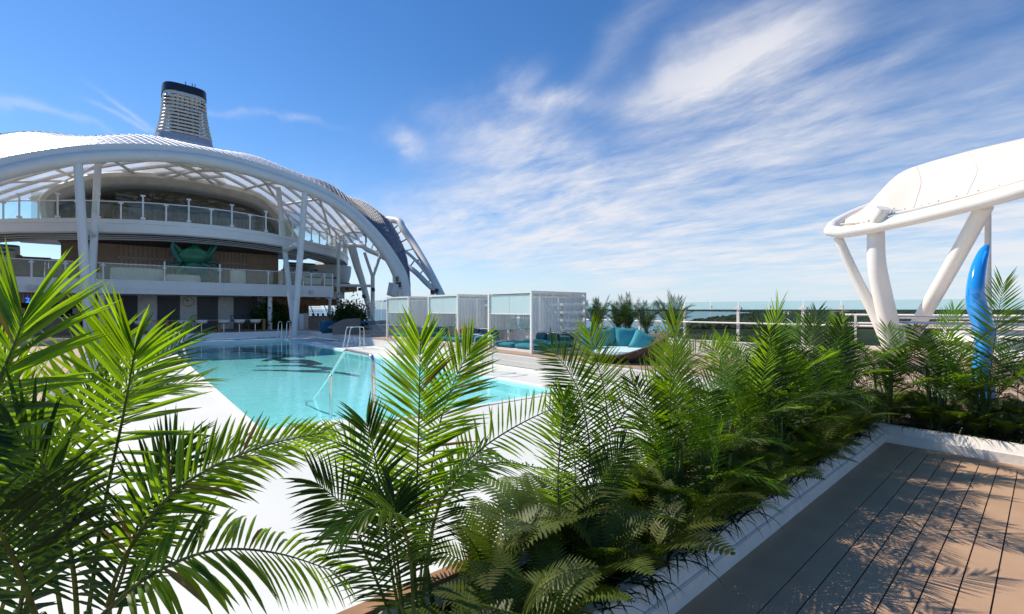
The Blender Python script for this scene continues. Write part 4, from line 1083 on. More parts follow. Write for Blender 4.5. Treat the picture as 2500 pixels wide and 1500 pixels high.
# entry rail in front
er = thing('entry_handrail', 'brushed steel handrail going down into the near end of the pool', 'handrail', (0, 0, 0))
def ex(px, py, x=3.42): return px_(px, py, x)
yb = 7.75
d0 = pz(912, 1055, 0)   # foot on the deck
d1 = pz(808, 1016, -.2)
e0 = V((d0.x, d0.y, 0)); e1 = V((d1.x, d1.y, -.3))
dx = (e1-e0); dx.z = 0
dirn = dx.normalized()
def er_pt(px, py):
    """point of the rail's own vertical plane seen at that pixel"""
    rr = ray(px, py); nn = V((-dirn.y, dirn.x, 0)); dd = (e0-V((0, 0, EYE))).dot(nn)/rr.dot(nn); return V((0, 0, EYE))+rr*dd
P = bez([e0, e0+V((0, 0, .5)), er_pt(911, 900), er_pt(908, 872), er_pt(896, 866), er_pt(870, 861), er_pt(848, 857), er_pt(838, 865), er_pt(806, 917), er_pt(762, 980)], 60)
MB().tube(P, .034, 12).build('top_rail', M_steel, er)
MB().tube([er_pt(762, 980), er_pt(748, 980), er_pt(748, 1010)+V((0, 0, -.5))], .026, 10).build('end_bracket', M_steel, er)
MB().tube([er_pt(808, 918), er_pt(808, 1016)+V((0, 0, -.4))], .030, 10).build('post', M_steel, er)
MB().cyl(e0, .075, .015, 16).build('flange', M_steel, er)

# ---- left deck: two sculpted in-deck loungers
def lounger(lab, loc, rz, s_=1.0):
    r = thing('curved_lounger', lab, 'lounger', loc, rz, 'white moulded loungers on the left deck')
    prof = [(-1.0, .55), (-.85, .62), (-.6, .42), (-.3, .22), (0, .25), (.35, .36), (.7, .22), (1.0, .12)]; P = bez([(a, 0, b) for a, b in prof], 24); rows = []
    for q in P: rows.append([(q.x*s_, y*s_, zz*s_) for y, zz in ((-.38, 0), (-.38, q.z-.03), (-.34, q.z), (.34, q.z), (.38, q.z-.03), (.38, 0))])
    MB().grid(rows).build('shell', M_white, None).parent = r
    rows = [[(q.x*s_, y*s_, (q.z+.012)*s_) for y in (-.15, .15)] for q in P[3:20]]
    MB().grid(rows).build('teal_strip', M_teal, None).parent = r
    return r
lounger('white moulded lounger on the left deck behind the nearest palm', pz(95, 925, 0)+V((0, .2, 0)), R(20), 1.2)
lounger('second white moulded lounger on the left deck, nearer the pool', pz(170, 905, 0), R(10), 1.1)

# ================================================================ RIGHT: awning, blue sculpture, bar, rails
aw = thing('white_awning', 'white fabric awning laced to a tear-shaped tube ring on slanted white legs at the right', 'awning', (0, 0, 0))
fr_ = [pd(2027, 564, 10.5), pd(2061, 567, 10.2), pd(2121, 557, 9.75), pd(2170, 546, 9.35), pd(2243, 530, 8.75), pd(2364, 500, 7.9), pd(2500, 462, 7.1), pd(2680, 405, 6.4), pd(2880, 335, 5.9)]
bk_ = [pd(2034, 552, 10.9), pd(2061, 535, 11.5), pd(2102, 516, 12.0), pd(2160, 495, 12.6), pd(2260, 465, 12.9), pd(2400, 420, 12.6), pd(2650, 350, 11.0), pd(2850, 310, 8.5)]
ring = bez(fr_+list(reversed(bk_)), 110)
MB().tube(ring, .128, 18, closed=True).build('tube_ring', M_white, aw)
# fabric
bot = [(2060, 556, 10.3), (2095, 548, 10.05), (2120, 540, 9.8), (2140, 524, 9.7), (2158, 511, 9.55), (2209, 513, 9.1), (2250, 505, 8.8), (2291, 493, 8.45), (2388, 468, 7.8), (2500, 440, 7.15), (2680, 382, 6.5)]
mid = [(2062, 545, 10.7), (2098, 525, 10.7), (2118, 508, 10.8), (2142, 483, 10.9), (2165, 465, 10.9), (2225, 450, 10.6), (2270, 440, 10.3), (2320, 428, 9.9), (2410, 405, 9.0), (2510, 380, 8.3), (2700, 320, 7.4)]
topc = [(2064, 536, 11.2), (2104, 513, 11.4), (2126, 494, 11.6), (2148, 474, 11.8), (2192, 431, 11.9), (2223, 412, 11.8), (2255, 401, 11.7), (2291, 390, 11.5), (2388, 364, 11.0), (2500, 338, 10.4), (2720, 285, 9.6)]
bkc = [(2066, 541, 11.7), (2104, 524, 12.2), (2130, 515, 12.5), (2170, 505, 12.8), (2220, 492, 12.9), (2260, 480, 13.0), (2300, 470, 13.0), (2350, 458, 12.9), (2440, 430, 12.6), (2560, 395, 12.2), (2760, 340, 11.2)]
def cv(l): return bez([pd(*q) for q in l], 40)
c4 = [cv(bot), cv(mid), cv(topc), cv(bkc)]
rows = []
for i in range(41):
    rows.append(bez([c[i] for c in c4], 15))
rows = [[q+V((0, 0, .006*sin(i*1.7+j*.6)*(1 if i < 8 else .1))) for j, q in enumerate(r_)] for i, r_ in enumerate(rows)]
MB().grid(rows).build('fabric', M_fabric, aw)
for i in (13, 22, 31): MB().tube([q+V((0, 0, .002)) for q in rows[i]], .007, 5).build('fabric_seam', M_rope, aw)
# lacing rod and ropes
inner = [q+V((0, 0, .17)) for q in bez([pd(2052, 556, 10.4), pd(2121, 549, 9.9), pd(2170, 533, 9.4), pd(2243, 517, 8.8), pd(2364, 488, 7.95), pd(2500, 450, 7.15), pd(2680, 392, 6.5)], 50)]
inner = [q-V((0, 0, .10)) for q in inner]
MB().tube(inner, .022, 8).build('lacing_rod', M_fabric, aw)
bcurve = c4[0]
for i in range(2, 38, 2):
    a = bcurve[i]; j = min(range(51), key=lambda k: (inner[k]-a).length)
    for dj in (-1, 1):
        b_ = inner[max(0, min(50, j+dj))]; MB().tube([a, b_], .008, 4).build('rope', M_rope, aw)
    MB().ball(a+V((0, 0, .02)), .014, 8, 5).build('eyelet', M_rope, aw)
tr_ = c4[3]
for i in range(0, 5):
    a = rows[i][12]; j = min(range(len(ring)), key=lambda k: (ring[k]-a).length+ (0 if k > 55 else 9)); MB().tube([a, ring[j]], .008, 4).build('rope', M_rope, aw)
def leg(pts_, r0, r1, nm='leg'):
    P = bez([pd(*q) for q in pts_], 16); MB().tube(P, [r0+(r1-r0)*i/16 for i in range(17)], 18).build(nm, M_white, aw)
leg([(2138, 558, 9.85), (2140, 640, 9.9), (2152, 710, 10), (2172, 800, 10.1), (2185, 870, 10.2)], .155, .20)
leg([(2156, 508, 9.35), (2148, 528, 9.45), (2140, 552, 9.75)], .125, .14, 'stub')
leg([(2046, 580, 10.5), (2085, 668, 10.5), (2134, 765, 10.4), (2172, 850, 10.3)], .09, .13)
leg([(2403, 505, 7.9), (2320, 655, 8.8), (2236, 800, 9.9), (2200, 860, 10.2)], .125, .14)
leg([(2412, 510, 11.2), (2412, 650, 11.2), (2414, 800, 11.2)], .06, .06, 'thin_pole')
# blue sculpture
bs_old = [(2410, 600, 8, 6.6), (2403, 618, 13, 6.6), (2393, 655, 17, 6.55), (2388, 700, 20, 6.5), (2389, 740, 22, 6.5), (2396, 790, 22, 6.45), (2402, 830, 20, 6.45), (2398, 870, 18, 6.45), (2402, 920, 20, 6.45), (2412, 975, 20, 6.45), (2416, 1040, 21, 6.45)]
bs = [(2410, 600, 6, 6.6), (2401, 618, 11, 6.6), (2389, 655, 15, 6.55), (2382, 700, 17, 6.5), (2384, 740, 19, 6.5), (2398, 790, 20, 6.45), (2406, 830, 19, 6.45), (2399, 870, 16, 6.45), (2396, 920, 17, 6.45), (2410, 975, 19, 6.45), (2418, 1040, 20, 6.45)]
P = [pd(a, b, d) for a, b, _, d in bs]; Pn_ = bez(P, 44); rr = [interp([(i*4.4, bs[i][2]/1111*6.5) for i in range(11)], k) for k in range(45)]
bt = thing('blue_sculpture', 'tall glossy blue tentacle-like pole curving up behind the right planter', 'sculpture', (Pn_[-1].x, Pn_[-1].y, Pn_[-1].z))
MB().tube(Pn_, rr, 28, sq=1.0).build('body', M_blue, bt)
for (px, py, s_) in ((2404, 690, .05), (2406, 712, .04), (2392, 760, .03), (2400, 805, .03)):
    q = pd(px, py, 6.43); MB().ball(q+V((.02, .05, 0)), (.03, .03, s_*1.6), 10, 8).build('sucker', M_navy, bt)
MB().tube(bez([q+V((-.07, -.03, 0)) for q in Pn_[4:40:3]], 30), .018, 8).build('raised_seam', M_blue, bt)
# pool side bar with pale wood panels
wb = thing('terrace_bar', 'low bar with pale wood panels and white counter behind the right planter', 'bar', (0, 0, 0))
BX = 10.9
yy = -4.0
while yy < 2.6:
    MB().box((BX, yy+.006, TZ), (BX+.04, yy+.72-.006, 1.28)).build('wood_panel', M_wood, wb, False); yy += .72
MB().box((BX+.04, -4, TZ), (BX+1.1, 2.7, 1.27)).build('carcass', M_white2, wb, False)
MB().box((BX-.16, -4.1, 1.28), (BX+1.2, .95, 1.37)).build('counter_top', M_white, wb, False)
MB().box((BX-.12, 1.35, 1.24), (BX+1.2, 2.9, 1.32)).build('counter_top', M_wood, wb, False)
MB().box((BX-.10, -4.1, 1.19), (BX+.0, .95, 1.28)).build('counter_nosing', M_wood, wb, False)
for k in range(14):
    MB().box((BX-.03, 1.02, TZ+.10+k*.052), (BX+.02, 1.36, TZ+.125+k*.052)).build('vent_slat', M_white, wb, False)
tub = thing('hot_tub', 'white moulded tub block with rounded rim beyond the terrace bar', 'hot tub', (13.9, -.9, TZ))
rows = []
for k, z in ((1.0, 0), (1.0, .95), (1.02, 1.02), (1.0, 1.12), (.93, 1.15), (.86, 1.10), (.84, .7)):
    rows.append([(1.5*k*math.copysign(abs(cos(2*pi*i/40))**.5, cos(2*pi*i/40)), 2.5*k*math.copysign(abs(sin(2*pi*i/40))**.4, sin(2*pi*i/40)), z) for i in range(40)])
MB().grid(rows, True).build('shell', M_white, None).parent = tub
sr = thing('steel_guard_rail', 'horizontal steel guard rail with posts behind the terrace bar and blue pole', 'railing', (0, 0, 0))
for z, r_ in ((1.93, .035), (1.80, .055)): MB().tube([(12.2, -9, z), (12.2, 2.0, z)], r_, 10).build('rail', M_steel, sr)
for y in (-6, -3.2, -.4, 1.95): MB().tube([(12.2, y, 1.3), (12.2, y, 1.80)], .05, 10).build('post', M_steel, sr)
sr2 = thing('white_guard_rail', 'white horizontal guard rails with posts along the outer deck edge at the right', 'railing', (0, 0, 0))
for z in (1.92, 1.66): MB().tube([(17.5, -13, z), (17.5, 4.2, z)], .032, 8).build('rail', M_white, sr2)
for i in range(9): MB().box((17.47, -12.5+i*2.05, TZ), (17.53, -12.44+i*2.05, 1.92)).build('post', M_white, sr2, False)
# timber lounger seen between
o = MB().tube(bez([(15.6, .6, 1.45), (15.6, .8, 1.72), (15.6, 2.0, 1.72), (15.6, 2.2, 1.45)], 12), .05, 6).build('timber_rail', M_wood); tag(o, 'low bent timber rail behind the white tub', 'rail')

# ---- floodlights and speaker near the arch foot
def flood(lab, q, s_=.35, rz=0, m=M_soffit):
    r = thing('floodlight', lab, 'floodlight', q, rz, 'floodlights on the roof structure')
    MB().cbox((0, 0, 0), (s_, s_*.5, s_)).build('housing', m, None, False).parent = r
    MB().cbox((0, -s_*.28, 0), (s_*.8, .03, s_*.8)).build('lens', M_black, None, False).parent = r
    MB().tube([(-s_*.6, 0, 0), (-s_*.6, 0, -s_*.6), (s_*.6, 0, -s_*.6), (s_*.6, 0, 0)], .03, 5).build('bracket', M_steel, None).parent = r
pole = MB().tube([py_(973, 727, 36.3), py_(974, 690, 36.3)], .16, 12).build('lamp_pole', M_white2); tag(pole, 'short white pole at the foot of the front arch', 'pole')
flood('square floodlight on top of the short pole at the arch foot', py_(966, 682, 36.2), .55, .6)
flood('second floodlight just under the top one at the arch foot', py_(972, 696, 36.2), .55, -.3)
sb = thing('loudspeaker', 'tilted white loudspeaker box left of the arch foot', 'loudspeaker', py_(959, 708, 36.0), .4)
MB().cbox((0, 0, 0), (.8, .45, 1.1)).build('cabinet', M_soffit, None, False).parent = sb
MB().cbox((0, -.24, 0), (.7, .04, .95)).build('grille', M_panel, None, False).parent = sb; sb.rotation_euler = (.1, .16, .5)
flood('dark floodlight low on the side arch end', py_(1056, 714, 37), .36, .2, M_black)
flood('dark floodlight beside the other at the side arch end', py_(1066, 709, 37), .3, -.5, M_black)
flood('small dark floodlight on the leaning column', py_(888, 723, 43), .3, .3, M_black)
flood('round dark camera lamp under the crossbar', py_(878, 706, 43), .25, 0, M_black)
flood('dark camera lamp under the crossbar, left of the other', py_(847, 705, 43), .25, 0, M_black)
flood('dark floodlight on the Y-shaped post', py_(911, 707, 43.5), .3, 0, M_black)
# shaded right-edge steps of terrace (white block with lights)
o = MB().box((Rr+.9, 19.2, 0), (XR-.05, 20.6, .40)).build('pool_step_block', M_white); tag(o, 'white step block on the deck by the right pool ladder', 'step')
# ================================================================ PALMS AND FERNS
def prof_leaf(t): return interp([(0, .50), (.18, .85), (.40, 1.0), (.65, .92), (.85, .80), (1.0, .66)], t)
def frond_geo(P, normal, Lm, wd, n, seed, start=.22, droop=.25, lift=.12, a0=62, a1=16, curl=0.0, segs=4, rr=.006):
    """rachis + leaflets. P: sampled centre line, normal(i,T)->upper side direction. returns (rachis MB, [leaflet MBs])"""
    rg = random.Random(seed); L = len(P)-1; rac = MB(); leaves = []
    rac.tube(P, [rr*(1-.8*i/L) for i in range(L+1)], 6, cap=False)
    arc = sum((P[i+1]-P[i]).length for i in range(L))
    G = V((0, 0, -1))
    for k in range(n):
        u = start+(1-start)*((k+.5)/n)
        f = u*L; i = min(int(f), L-1); p = P[i].lerp(P[i+1], f-i); T = (P[i+1]-P[i]).normalized()
        N_ = normal(T); N_ = (N_-T*N_.dot(T)).normalized(); Sd = T.cross(N_)
        t_ = (u-start)/(1-start); an = R(a0+(a1+5-a0)*t_**1.9); ln = Lm*prof_leaf(t_)
        for s_ in (-1, 1):
            a = an*rg.uniform(.88, 1.12); l = ln*rg.uniform(.9, 1.08)
            D = (T*cos(a)+Sd*s_*sin(a)+N_*(lift+rg.uniform(-.10, .10))).normalized()
            mb = MB(); q = p+T*rg.uniform(-.004, .004); w0 = wd*(.75+.25*(1-t_))*rg.uniform(.85, 1.1); rows = []
            dr_ = droop*rg.uniform(.6, 1.5)
            for j in range(segs+1):
                v = j/segs; wj = w0*interp([(0, .30), (.18, .95), (.45, 1.0), (.75, .62), (1, .03)], v)
                X = D.cross(N_); X = X.normalized() if X.length > 1e-4 else Sd
                up = X.cross(D).normalized()
                rows.append([q-X*wj*.5+up*wj*.22, q-up*wj*.10, q+X*wj*.5+up*wj*.22])
                q = q+D*(l/segs)
                D = (D+G*dr_/segs*(1+v)+T*curl/segs).normalized()
            mb.grid(rows); leaves.append(mb)
    return rac, leaves
def join(mbs):
    o = MB()
    for m_ in mbs: o.add(m_.v, m_.f)
    return o
ORD = ['first', 'second', 'third', 'fourth', 'fifth', 'sixth', 'seventh', 'eighth', 'ninth', 'tenth', 'eleventh', 'twelfth', 'thirteenth', 'fourteenth', 'fifteenth', 'sixteenth', 'seventeenth', 'eighteenth', 'nineteenth', 'twentieth',
       'twenty-first', 'twenty-second', 'twenty-third', 'twenty-fourth', 'twenty-fifth', 'twenty-sixth', 'twenty-seventh', 'twenty-eighth', 'twenty-ninth', 'thirtieth', 'thirty-first', 'thirty-second', 'thirty-third', 'thirty-fourth', 'thirty-fifth', 'thirty-sixth', 'thirty-seventh', 'thirty-eighth', 'thirty-ninth', 'fortieth']
GP = 'areca palms in the L-shaped planter'
YPL = 1.68
def dpl(px, y=YPL): r_ = ray(px, 755); return y/r_.y
fid = [100]
def frond(palm, pts, nrm='cam', L=.25, w=.021, n=30, split=False, start=.25, dy=0, droop=.2, lift=.12, leafm=None, a0=60, a1=15, mat_=None):
    """a frond drawn along picture points lifted to their own depth (third value = metres behind the planter line)"""
    fid[0] += 1
    P = bez([pd(a, b, dpl(a)+c) for a, b, c in pts], 26)
    cd = -FW+V((0, 0, .15))
    if nrm == 'cam': f_ = lambda T: cd
    elif nrm == 'up': f_ = lambda T: V((0, 0, 1))+cd*.25
    elif nrm == 'upc': f_ = lambda T: V((0, 0, .8))+cd*.8
    else: f_ = lambda T: V(nrm)
    rac, lv = frond_geo(P, f_, L*1.04, w*.72, int(n*1.28), fid[0], start=start, droop=droop, lift=lift, rr=.0065, a0=a0, a1=a1)
    m_ = mat_ or M_leaf
    if split:
        fr = rac.build('frond', M_rach, palm)
        for l_ in lv: l_.build('leaflet', M_dry if random.random() < .035 else m_, fr)
    else:
        j = MB(); org = parent_loc(palm)
        allm = join(lv); nf = len(rac.f); j.add(rac.v, rac.f); j.add(allm.v, allm.f)
        me = j.mesh('frond', None, True, org); me.materials.append(M_rach); me.materials.append(m_)
        me.polygons.foreach_set('material_index', [0 if i < nf else 1 for i in range(len(me.polygons))])
        fr = bpy.data.objects.new('frond', me); COL.objects.link(fr); fr.parent = palm
    return fr
def stems(palm, base, tops, r=.011):
    for q in tops:
        b_ = V(base)+V((random.uniform(-.07, .07), random.uniform(-.06, .06), 0)); MB().tube([b_, b_.lerp(V(q), .5)+V((random.uniform(-.015, .015), random.uniform(-.01, .01), 0)), V(q)], [r*1.25, r, r*.7], 8).build('stem', M_stem, palm)

# ---- nearest palm, left
xA = .0
pA = thing('palm', 'nearest and largest bright green palm filling the lower left corner', 'palm', (0.02, YPL, .66), 0, GP)
bA = V((0.02, YPL, .66))
frond(pA, [(215, 1500, .12), (252, 1250, .10), (300, 1020, .05), (322, 900, .02), (330, 850, .0)], 'cam', .285, .024, 26, True, .12, droop=.14, a0=72, a1=10)
frond(pA, [(-90, 1300, -.05), (-45, 1080, -.06), (0, 930, -.08), (40, 830, -.08), (58, 775, -.08)], 'cam', .27, .024, 24, True, .1, droop=.12, a0=70, a1=10)
frond(pA, [(60, 1500, .20), (130, 1200, .24), (200, 980, .26), (262, 850, .30)], 'cam', .24, .020, 26, False, .15, droop=.2)
frond(pA, [(150, 1500, .25), (100, 1200, .30), (40, 980, .35), (-40, 860, .35)], 'cam', .24, .020, 24, False, .15, droop=.3)
frond(pA, [(262, 1480, .0), (300, 1370, -.06), (400, 1225, -.12), (520, 1140, -.12), (660, 1085, -.05), (790, 1056, .05)], (-.2, -.9, .5), .17, .019, 34, True, .18, droop=.35, lift=.05, a0=58)
frond(pA, [(290, 1500, .15), (350, 1330, .16), (450, 1190, .2), (560, 1120, .25), (690, 1110, .3)], 'upc', .20, .016, 30, False, .2, droop=.35)
frond(pA, [(230, 1520, -.1), (360, 1410, -.18), (520, 1345, -.2), (680, 1352, -.15), (830, 1400, -.1)], (0, -.55, .85), .21, .020, 32, True, .16, droop=.55, lift=-.02, a0=66, a1=22)
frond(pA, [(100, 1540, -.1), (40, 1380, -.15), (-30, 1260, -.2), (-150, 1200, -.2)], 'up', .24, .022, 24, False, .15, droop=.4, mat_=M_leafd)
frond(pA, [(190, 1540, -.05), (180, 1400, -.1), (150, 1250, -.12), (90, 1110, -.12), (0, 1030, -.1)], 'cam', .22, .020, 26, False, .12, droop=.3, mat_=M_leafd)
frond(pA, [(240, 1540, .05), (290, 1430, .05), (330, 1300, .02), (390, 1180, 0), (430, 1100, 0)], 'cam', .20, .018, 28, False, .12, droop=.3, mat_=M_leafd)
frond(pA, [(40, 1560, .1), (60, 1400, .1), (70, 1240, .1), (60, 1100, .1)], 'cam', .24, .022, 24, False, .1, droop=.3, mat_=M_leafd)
stems(pA, bA, [pd(215, 1490, dpl(215)+.1), pd(262, 1490, dpl(262)), pd(150, 1500, dpl(150)+.2), pd(100, 1500, dpl(100))], .014)
# second left palm behind
pA2 = thing('palm', 'dark stemmed palm behind the nearest one, its crossing fronds rising over the left deck', 'palm', (-.35, 1.75, .66), 0, GP)
frond(pA2, [(40, 1500, .5), (140, 1250, .6), (230, 1050, .65), (330, 930, .7), (450, 830, .75)], 'cam', .24, .018, 30, False, .15, droop=.15, mat_=M_leafd)
frond(pA2, [(0, 1500, .35), (120, 1150, .35), (230, 1010, .35), (330, 960, .4), (480, 930, .5)], 'upc', .22, .017, 30, False, .2, droop=.2)
frond(pA2, [(-30, 1500, .3), (-10, 1200, .3), (10, 1000, .3), (0, 880, .3)], 'cam', .24, .02, 28, False, .15, droop=.2)
stems(pA2, (-.35, 1.75, .66), [pd(40, 1490, dpl(40)+.5)], .012)

# ---- centre palm
pB = thing('palm', 'tall bright green palm in the centre, its upright twin fronds in front of the cabanas', 'palm', (1.0, YPL, .66), 0, GP)
bB = V((1.0, YPL, .66))
frond(pB, [(1012, 1480, .02), (1014, 1300, .02), (1020, 1120, .0), (1024, 960, .0), (1026, 826, -.02)], 'cam', .235, .020, 38, True, .28, droop=.10, a0=66, a1=14)
frond(pB, [(1022, 1480, .1), (1040, 1250, .1), (1068, 1060, .05), (1105, 940, .02), (1150, 850, .0)], 'cam', .23, .019, 36, True, .25, droop=.12, a0=66, a1=14)
frond(pB, [(1030, 1480, .0), (1075, 1220, .05), (1165, 1105, .1), (1290, 1025, .2), (1400, 982, .35), (1490, 965, .5)], (-.55, -.75, .35), .20, .020, 36, False, .22, droop=.25, a0=60)
frond(pB, [(1025, 1480, -.1), (1060, 1270, -.15), (1120, 1170, -.2), (1210, 1130, -.2), (1300, 1140, -.15), (1380, 1155, -.1)], 'up', .17, .017, 32, False, .3, droop=.45, lift=.0)
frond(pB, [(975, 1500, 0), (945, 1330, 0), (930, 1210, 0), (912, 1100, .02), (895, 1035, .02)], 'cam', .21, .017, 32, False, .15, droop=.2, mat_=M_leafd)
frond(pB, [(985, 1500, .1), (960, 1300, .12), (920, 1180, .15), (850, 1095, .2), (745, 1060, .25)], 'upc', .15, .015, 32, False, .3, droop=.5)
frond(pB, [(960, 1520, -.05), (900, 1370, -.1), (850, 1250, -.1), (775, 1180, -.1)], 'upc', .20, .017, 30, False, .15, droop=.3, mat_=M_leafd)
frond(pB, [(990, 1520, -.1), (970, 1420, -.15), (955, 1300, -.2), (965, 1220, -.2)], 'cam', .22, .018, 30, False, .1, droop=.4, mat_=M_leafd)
frond(pB, [(1010, 1500, -.2), (1000, 1350, -.3), (970, 1260, -.35), (900, 1245, -.35), (840, 1290, -.35)], 'up', .15, .017, 30, False, .2, droop=.6)
frond(pB, [(1030, 1500, .2), (1050, 1320, .25), (1100, 1180, .3), (1180, 1100, .4)], 'cam', .19, .015, 30, False, .2, droop=.25, mat_=M_leafd)
stems(pB, bB, [pd(1012, 1470, dpl(1012)), pd(1022, 1470, dpl(1022)+.1), pd(1030, 1470, dpl(1030)), pd(975, 1490, dpl(975)), pd(985, 1490, dpl(985)+.1), pd(1036, 1350, dpl(1036)+.1), pd(1008, 1330, dpl(1008))], .012)

# ---- third palm
pC = thing('palm', 'dark green palm right of the centre one with one long frond arching towards the sofa', 'palm', (2.05, YPL, .66), 0, GP)
bC = V((2.05, YPL, .66))
frond(pC, [(1420, 1250, .05), (1440, 1110, .05), (1420, 980, .05), (1390, 910, .05), (1345, 850, .02)], 'cam', .23, .017, 38, False, .15, droop=.12, mat_=M_leafd)
frond(pC, [(1440, 1250, .2), (1480, 1060, .22), (1476, 960, .22), (1456, 880, .2), (1440, 815, .2)], 'cam', .23, .016, 36, False, .18, droop=.15)
frond(pC, [(1430, 1250, .1), (1480, 1080, .1), (1560, 968, .1), (1650, 895, .15), (1720, 858, .2), (1800, 838, .3)], (-.45, -.8, .4), .26, .019, 42, True, .15, droop=.15, a0=62)
frond(pC, [(1367, 1300, 0), (1362, 1180, 0), (1368, 1080, 0), (1374, 1010, 0), (1376, 965, 0)], 'cam', .17, .014, 40, False, .12, droop=.2)
frond(pC, [(1400, 1350, .1), (1405, 1200, .1), (1400, 1080, .1), (1385, 1000, .1)], 'cam', .20, .015, 34, False, .15, droop=.3, mat_=M_leafd)
frond(pC, [(1440, 1350, .1), (1470, 1240, .1), (1510, 1160, .15), (1580, 1100, .2), (1610, 1080, .2)], 'cam', .19, .014, 34, False, .15, droop=.3)
frond(pC, [(1420, 1350, -.1), (1440, 1230, -.1), (1490, 1140, -.1), (1520, 1090, -.1)], 'cam', .19, .014, 34, False, .15, droop=.3, mat_=M_leafd)
stems(pC, bC, [pd(1420, 1240, dpl(1420)+.05), pd(1440, 1240, dpl(1440)+.2), pd(1430, 1240, dpl(1430)+.1), pd(1367, 1290, dpl(1367)), pd(1400, 1300, dpl(1400)+.1), pd(1240, 1290, dpl(1400)+.1) if False else pd(1385, 1300, dpl(1385))], .012)

# ---- bank of frond meshes for the other palms
def bank(Lc, bend, n, L, w, seed, droop=.2, segs=3, a0=60):
    P = []; p = V((0, 0, 0)); 
    for i in range(19):
        P.append(p.copy()); th = bend*(i/18)**1.3; p = p+V((sin(th), 0, cos(th)))*(Lc/18)
    Y = V((0, 1, 0))
    rac, lv = frond_geo(P, lambda T: T.cross(Y), L*1.1, w*.9, int(n*.95), seed, start=.30, droop=droop, lift=.10, rr=.006, segs=segs, a0=a0)
    j = MB(); al = join(lv); nf = len(rac.f); j.add(rac.v, rac.f); j.add(al.v, al.f)
    out = []
    for lm in (M_leaf, M_leafd):
        me = j.mesh('frond', None, True); me.materials.append(M_rach); me.materials.append(lm)
        me.polygons.foreach_set('material_index', [0 if i < nf else 1 for i in range(len(me.polygons))]); out.append(me)
    return out
BK = [bank(1.2, .55, 36, .24, .018, 11, .12), bank(1.15, .95, 34, .23, .018, 12, .2), bank(1.1, 1.35, 34, .22, .017, 13, .25), bank(.95, 1.75, 32, .20, .016, 14, .3), bank(.9, 1.2, 30, .19, .015, 15, .25), bank(1.22, .22, 38, .23, .017, 16, .1)]
STEM = MB().tube([(0, 0, 0), (.01, 0, .25), (0, 0, .55)], [.015, .012, .008], 8).mesh('stem', M_stem, True)
def palm(x, y, z, lab, spec, grp=GP, scale=1.0, dark=0.2, seed=0):
    """spec: list of (bank index, azimuth deg, tilt deg, scale)"""
    rg = random.Random(seed*7+3)
    r = thing('palm', lab, 'palm', (x, y, z), 0, grp)
    for k, (b, az, ti, s_) in enumerate(spec):
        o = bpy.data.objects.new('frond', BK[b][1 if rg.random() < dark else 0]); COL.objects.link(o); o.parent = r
        o.location = (rg.uniform(-.06, .06), rg.uniform(-.05, .05), rg.uniform(.0, .22)*scale); o.rotation_euler = (R(rg.uniform(-8, 8)), R(ti), R(az)); o.scale = (s_*scale,)*3
    for k in range(5):
        o = bpy.data.objects.new('stem', STEM); COL.objects.link(o); o.parent = r; a = rg.uniform(0, 6.28); o.location = (.07*cos(a), .05*sin(a), 0); o.rotation_euler = (rg.uniform(-.12, .12), rg.uniform(-.12, .12), a); o.scale = (scale,)*3
    return r
def spec(seed, up=2, mid=4, low=4, base=1.0):
    rg = random.Random(seed); o = []
    for k in range(up): o.append((rg.choice([0, 5]), rg.uniform(0, 360), rg.uniform(-4, 6), base*rg.uniform(.95, 1.05)))
    for k in range(mid): o.append((rg.choice([1, 2]), 360*k/mid+rg.uniform(-30, 30), rg.uniform(2, 14), base*rg.uniform(.85, 1.05)))
    for k in range(low): o.append((rg.choice([3, 4, 2]), 360*k/low+45+rg.uniform(-30, 30), rg.uniform(8, 26), base*rg.uniform(.7, .95)))
    return o
# azimuth: 0 = along the planter away to the right, 180 = to the left, 270 = towards the brown deck
mids = [(2.85, 1.66, 'tall palm behind the ferns with upright fronds just right of the round sofa', [(5, 250, 3, 1.06), (0, 20, 4, .9), (1, 200, 8, 1.0), (1, 340, 10, 1.0), (2, 100, 10, .9), (3, 270, 14, .8), (2, 160, 12, .9), (4, 30, 16, .8), (3, 210, 20, .7)]),
        (3.35, 1.72, 'dense palm between the two tallest upright fronds, leaning left', [(0, 190, 10, 1.0), (1, 180, 14, 1.05), (2, 200, 16, 1.0), (1, 0, 12, .9), (3, 300, 16, .8), (2, 60, 10, .9), (4, 120, 20, .8)]),
        (4.05, 1.66, 'upright bright palm in the middle of the right half with a star-shaped tip', [(5, 250, 2, 1.0), (0, 60, 5, .98), (1, 190, 10, 1.0), (1, 350, 10, .9), (2, 280, 12, .85), (3, 90, 16, .8), (2, 20, 14, .9), (4, 230, 20, .8)]),
        (4.7, 1.72, 'arching palm with fronds sweeping left, behind the bright upright one', [(1, 190, 12, 1.1), (2, 180, 12, 1.1), (0, 0, 6, .9), (1, 20, 12, .9), (3, 270, 18, .8), (2, 100, 14, .9), (4, 210, 20, .8), (3, 330, 22, .7)]),
        (5.35, 1.66, 'light green palm whose long frond points down-left in front of the awning legs', [(1, 185, 18, 1.15), (2, 170, 12, 1.1), (0, 0, 4, .9), (1, 330, 10, .9), (3, 250, 18, .8), (2, 60, 14, .9), (4, 300, 20, .8)]),
        (6.0, 1.70, 'low spreading palm left of the awning legs', [(0, 200, 6, .95), (1, 10, 10, .95), (2, 180, 12, .95), (2, 320, 14, .85), (3, 90, 14, .8), (3, 230, 20, .8), (4, 20, 20, .8)]),
        (6.65, 1.68, 'palm just in front of the curved awning leg', [(0, 30, 6, .9), (1, 160, 10, .95), (1, 350, 14, .9), (2, 240, 14, .85), (3, 90, 18, .8), (4, 200, 22, .75)])]
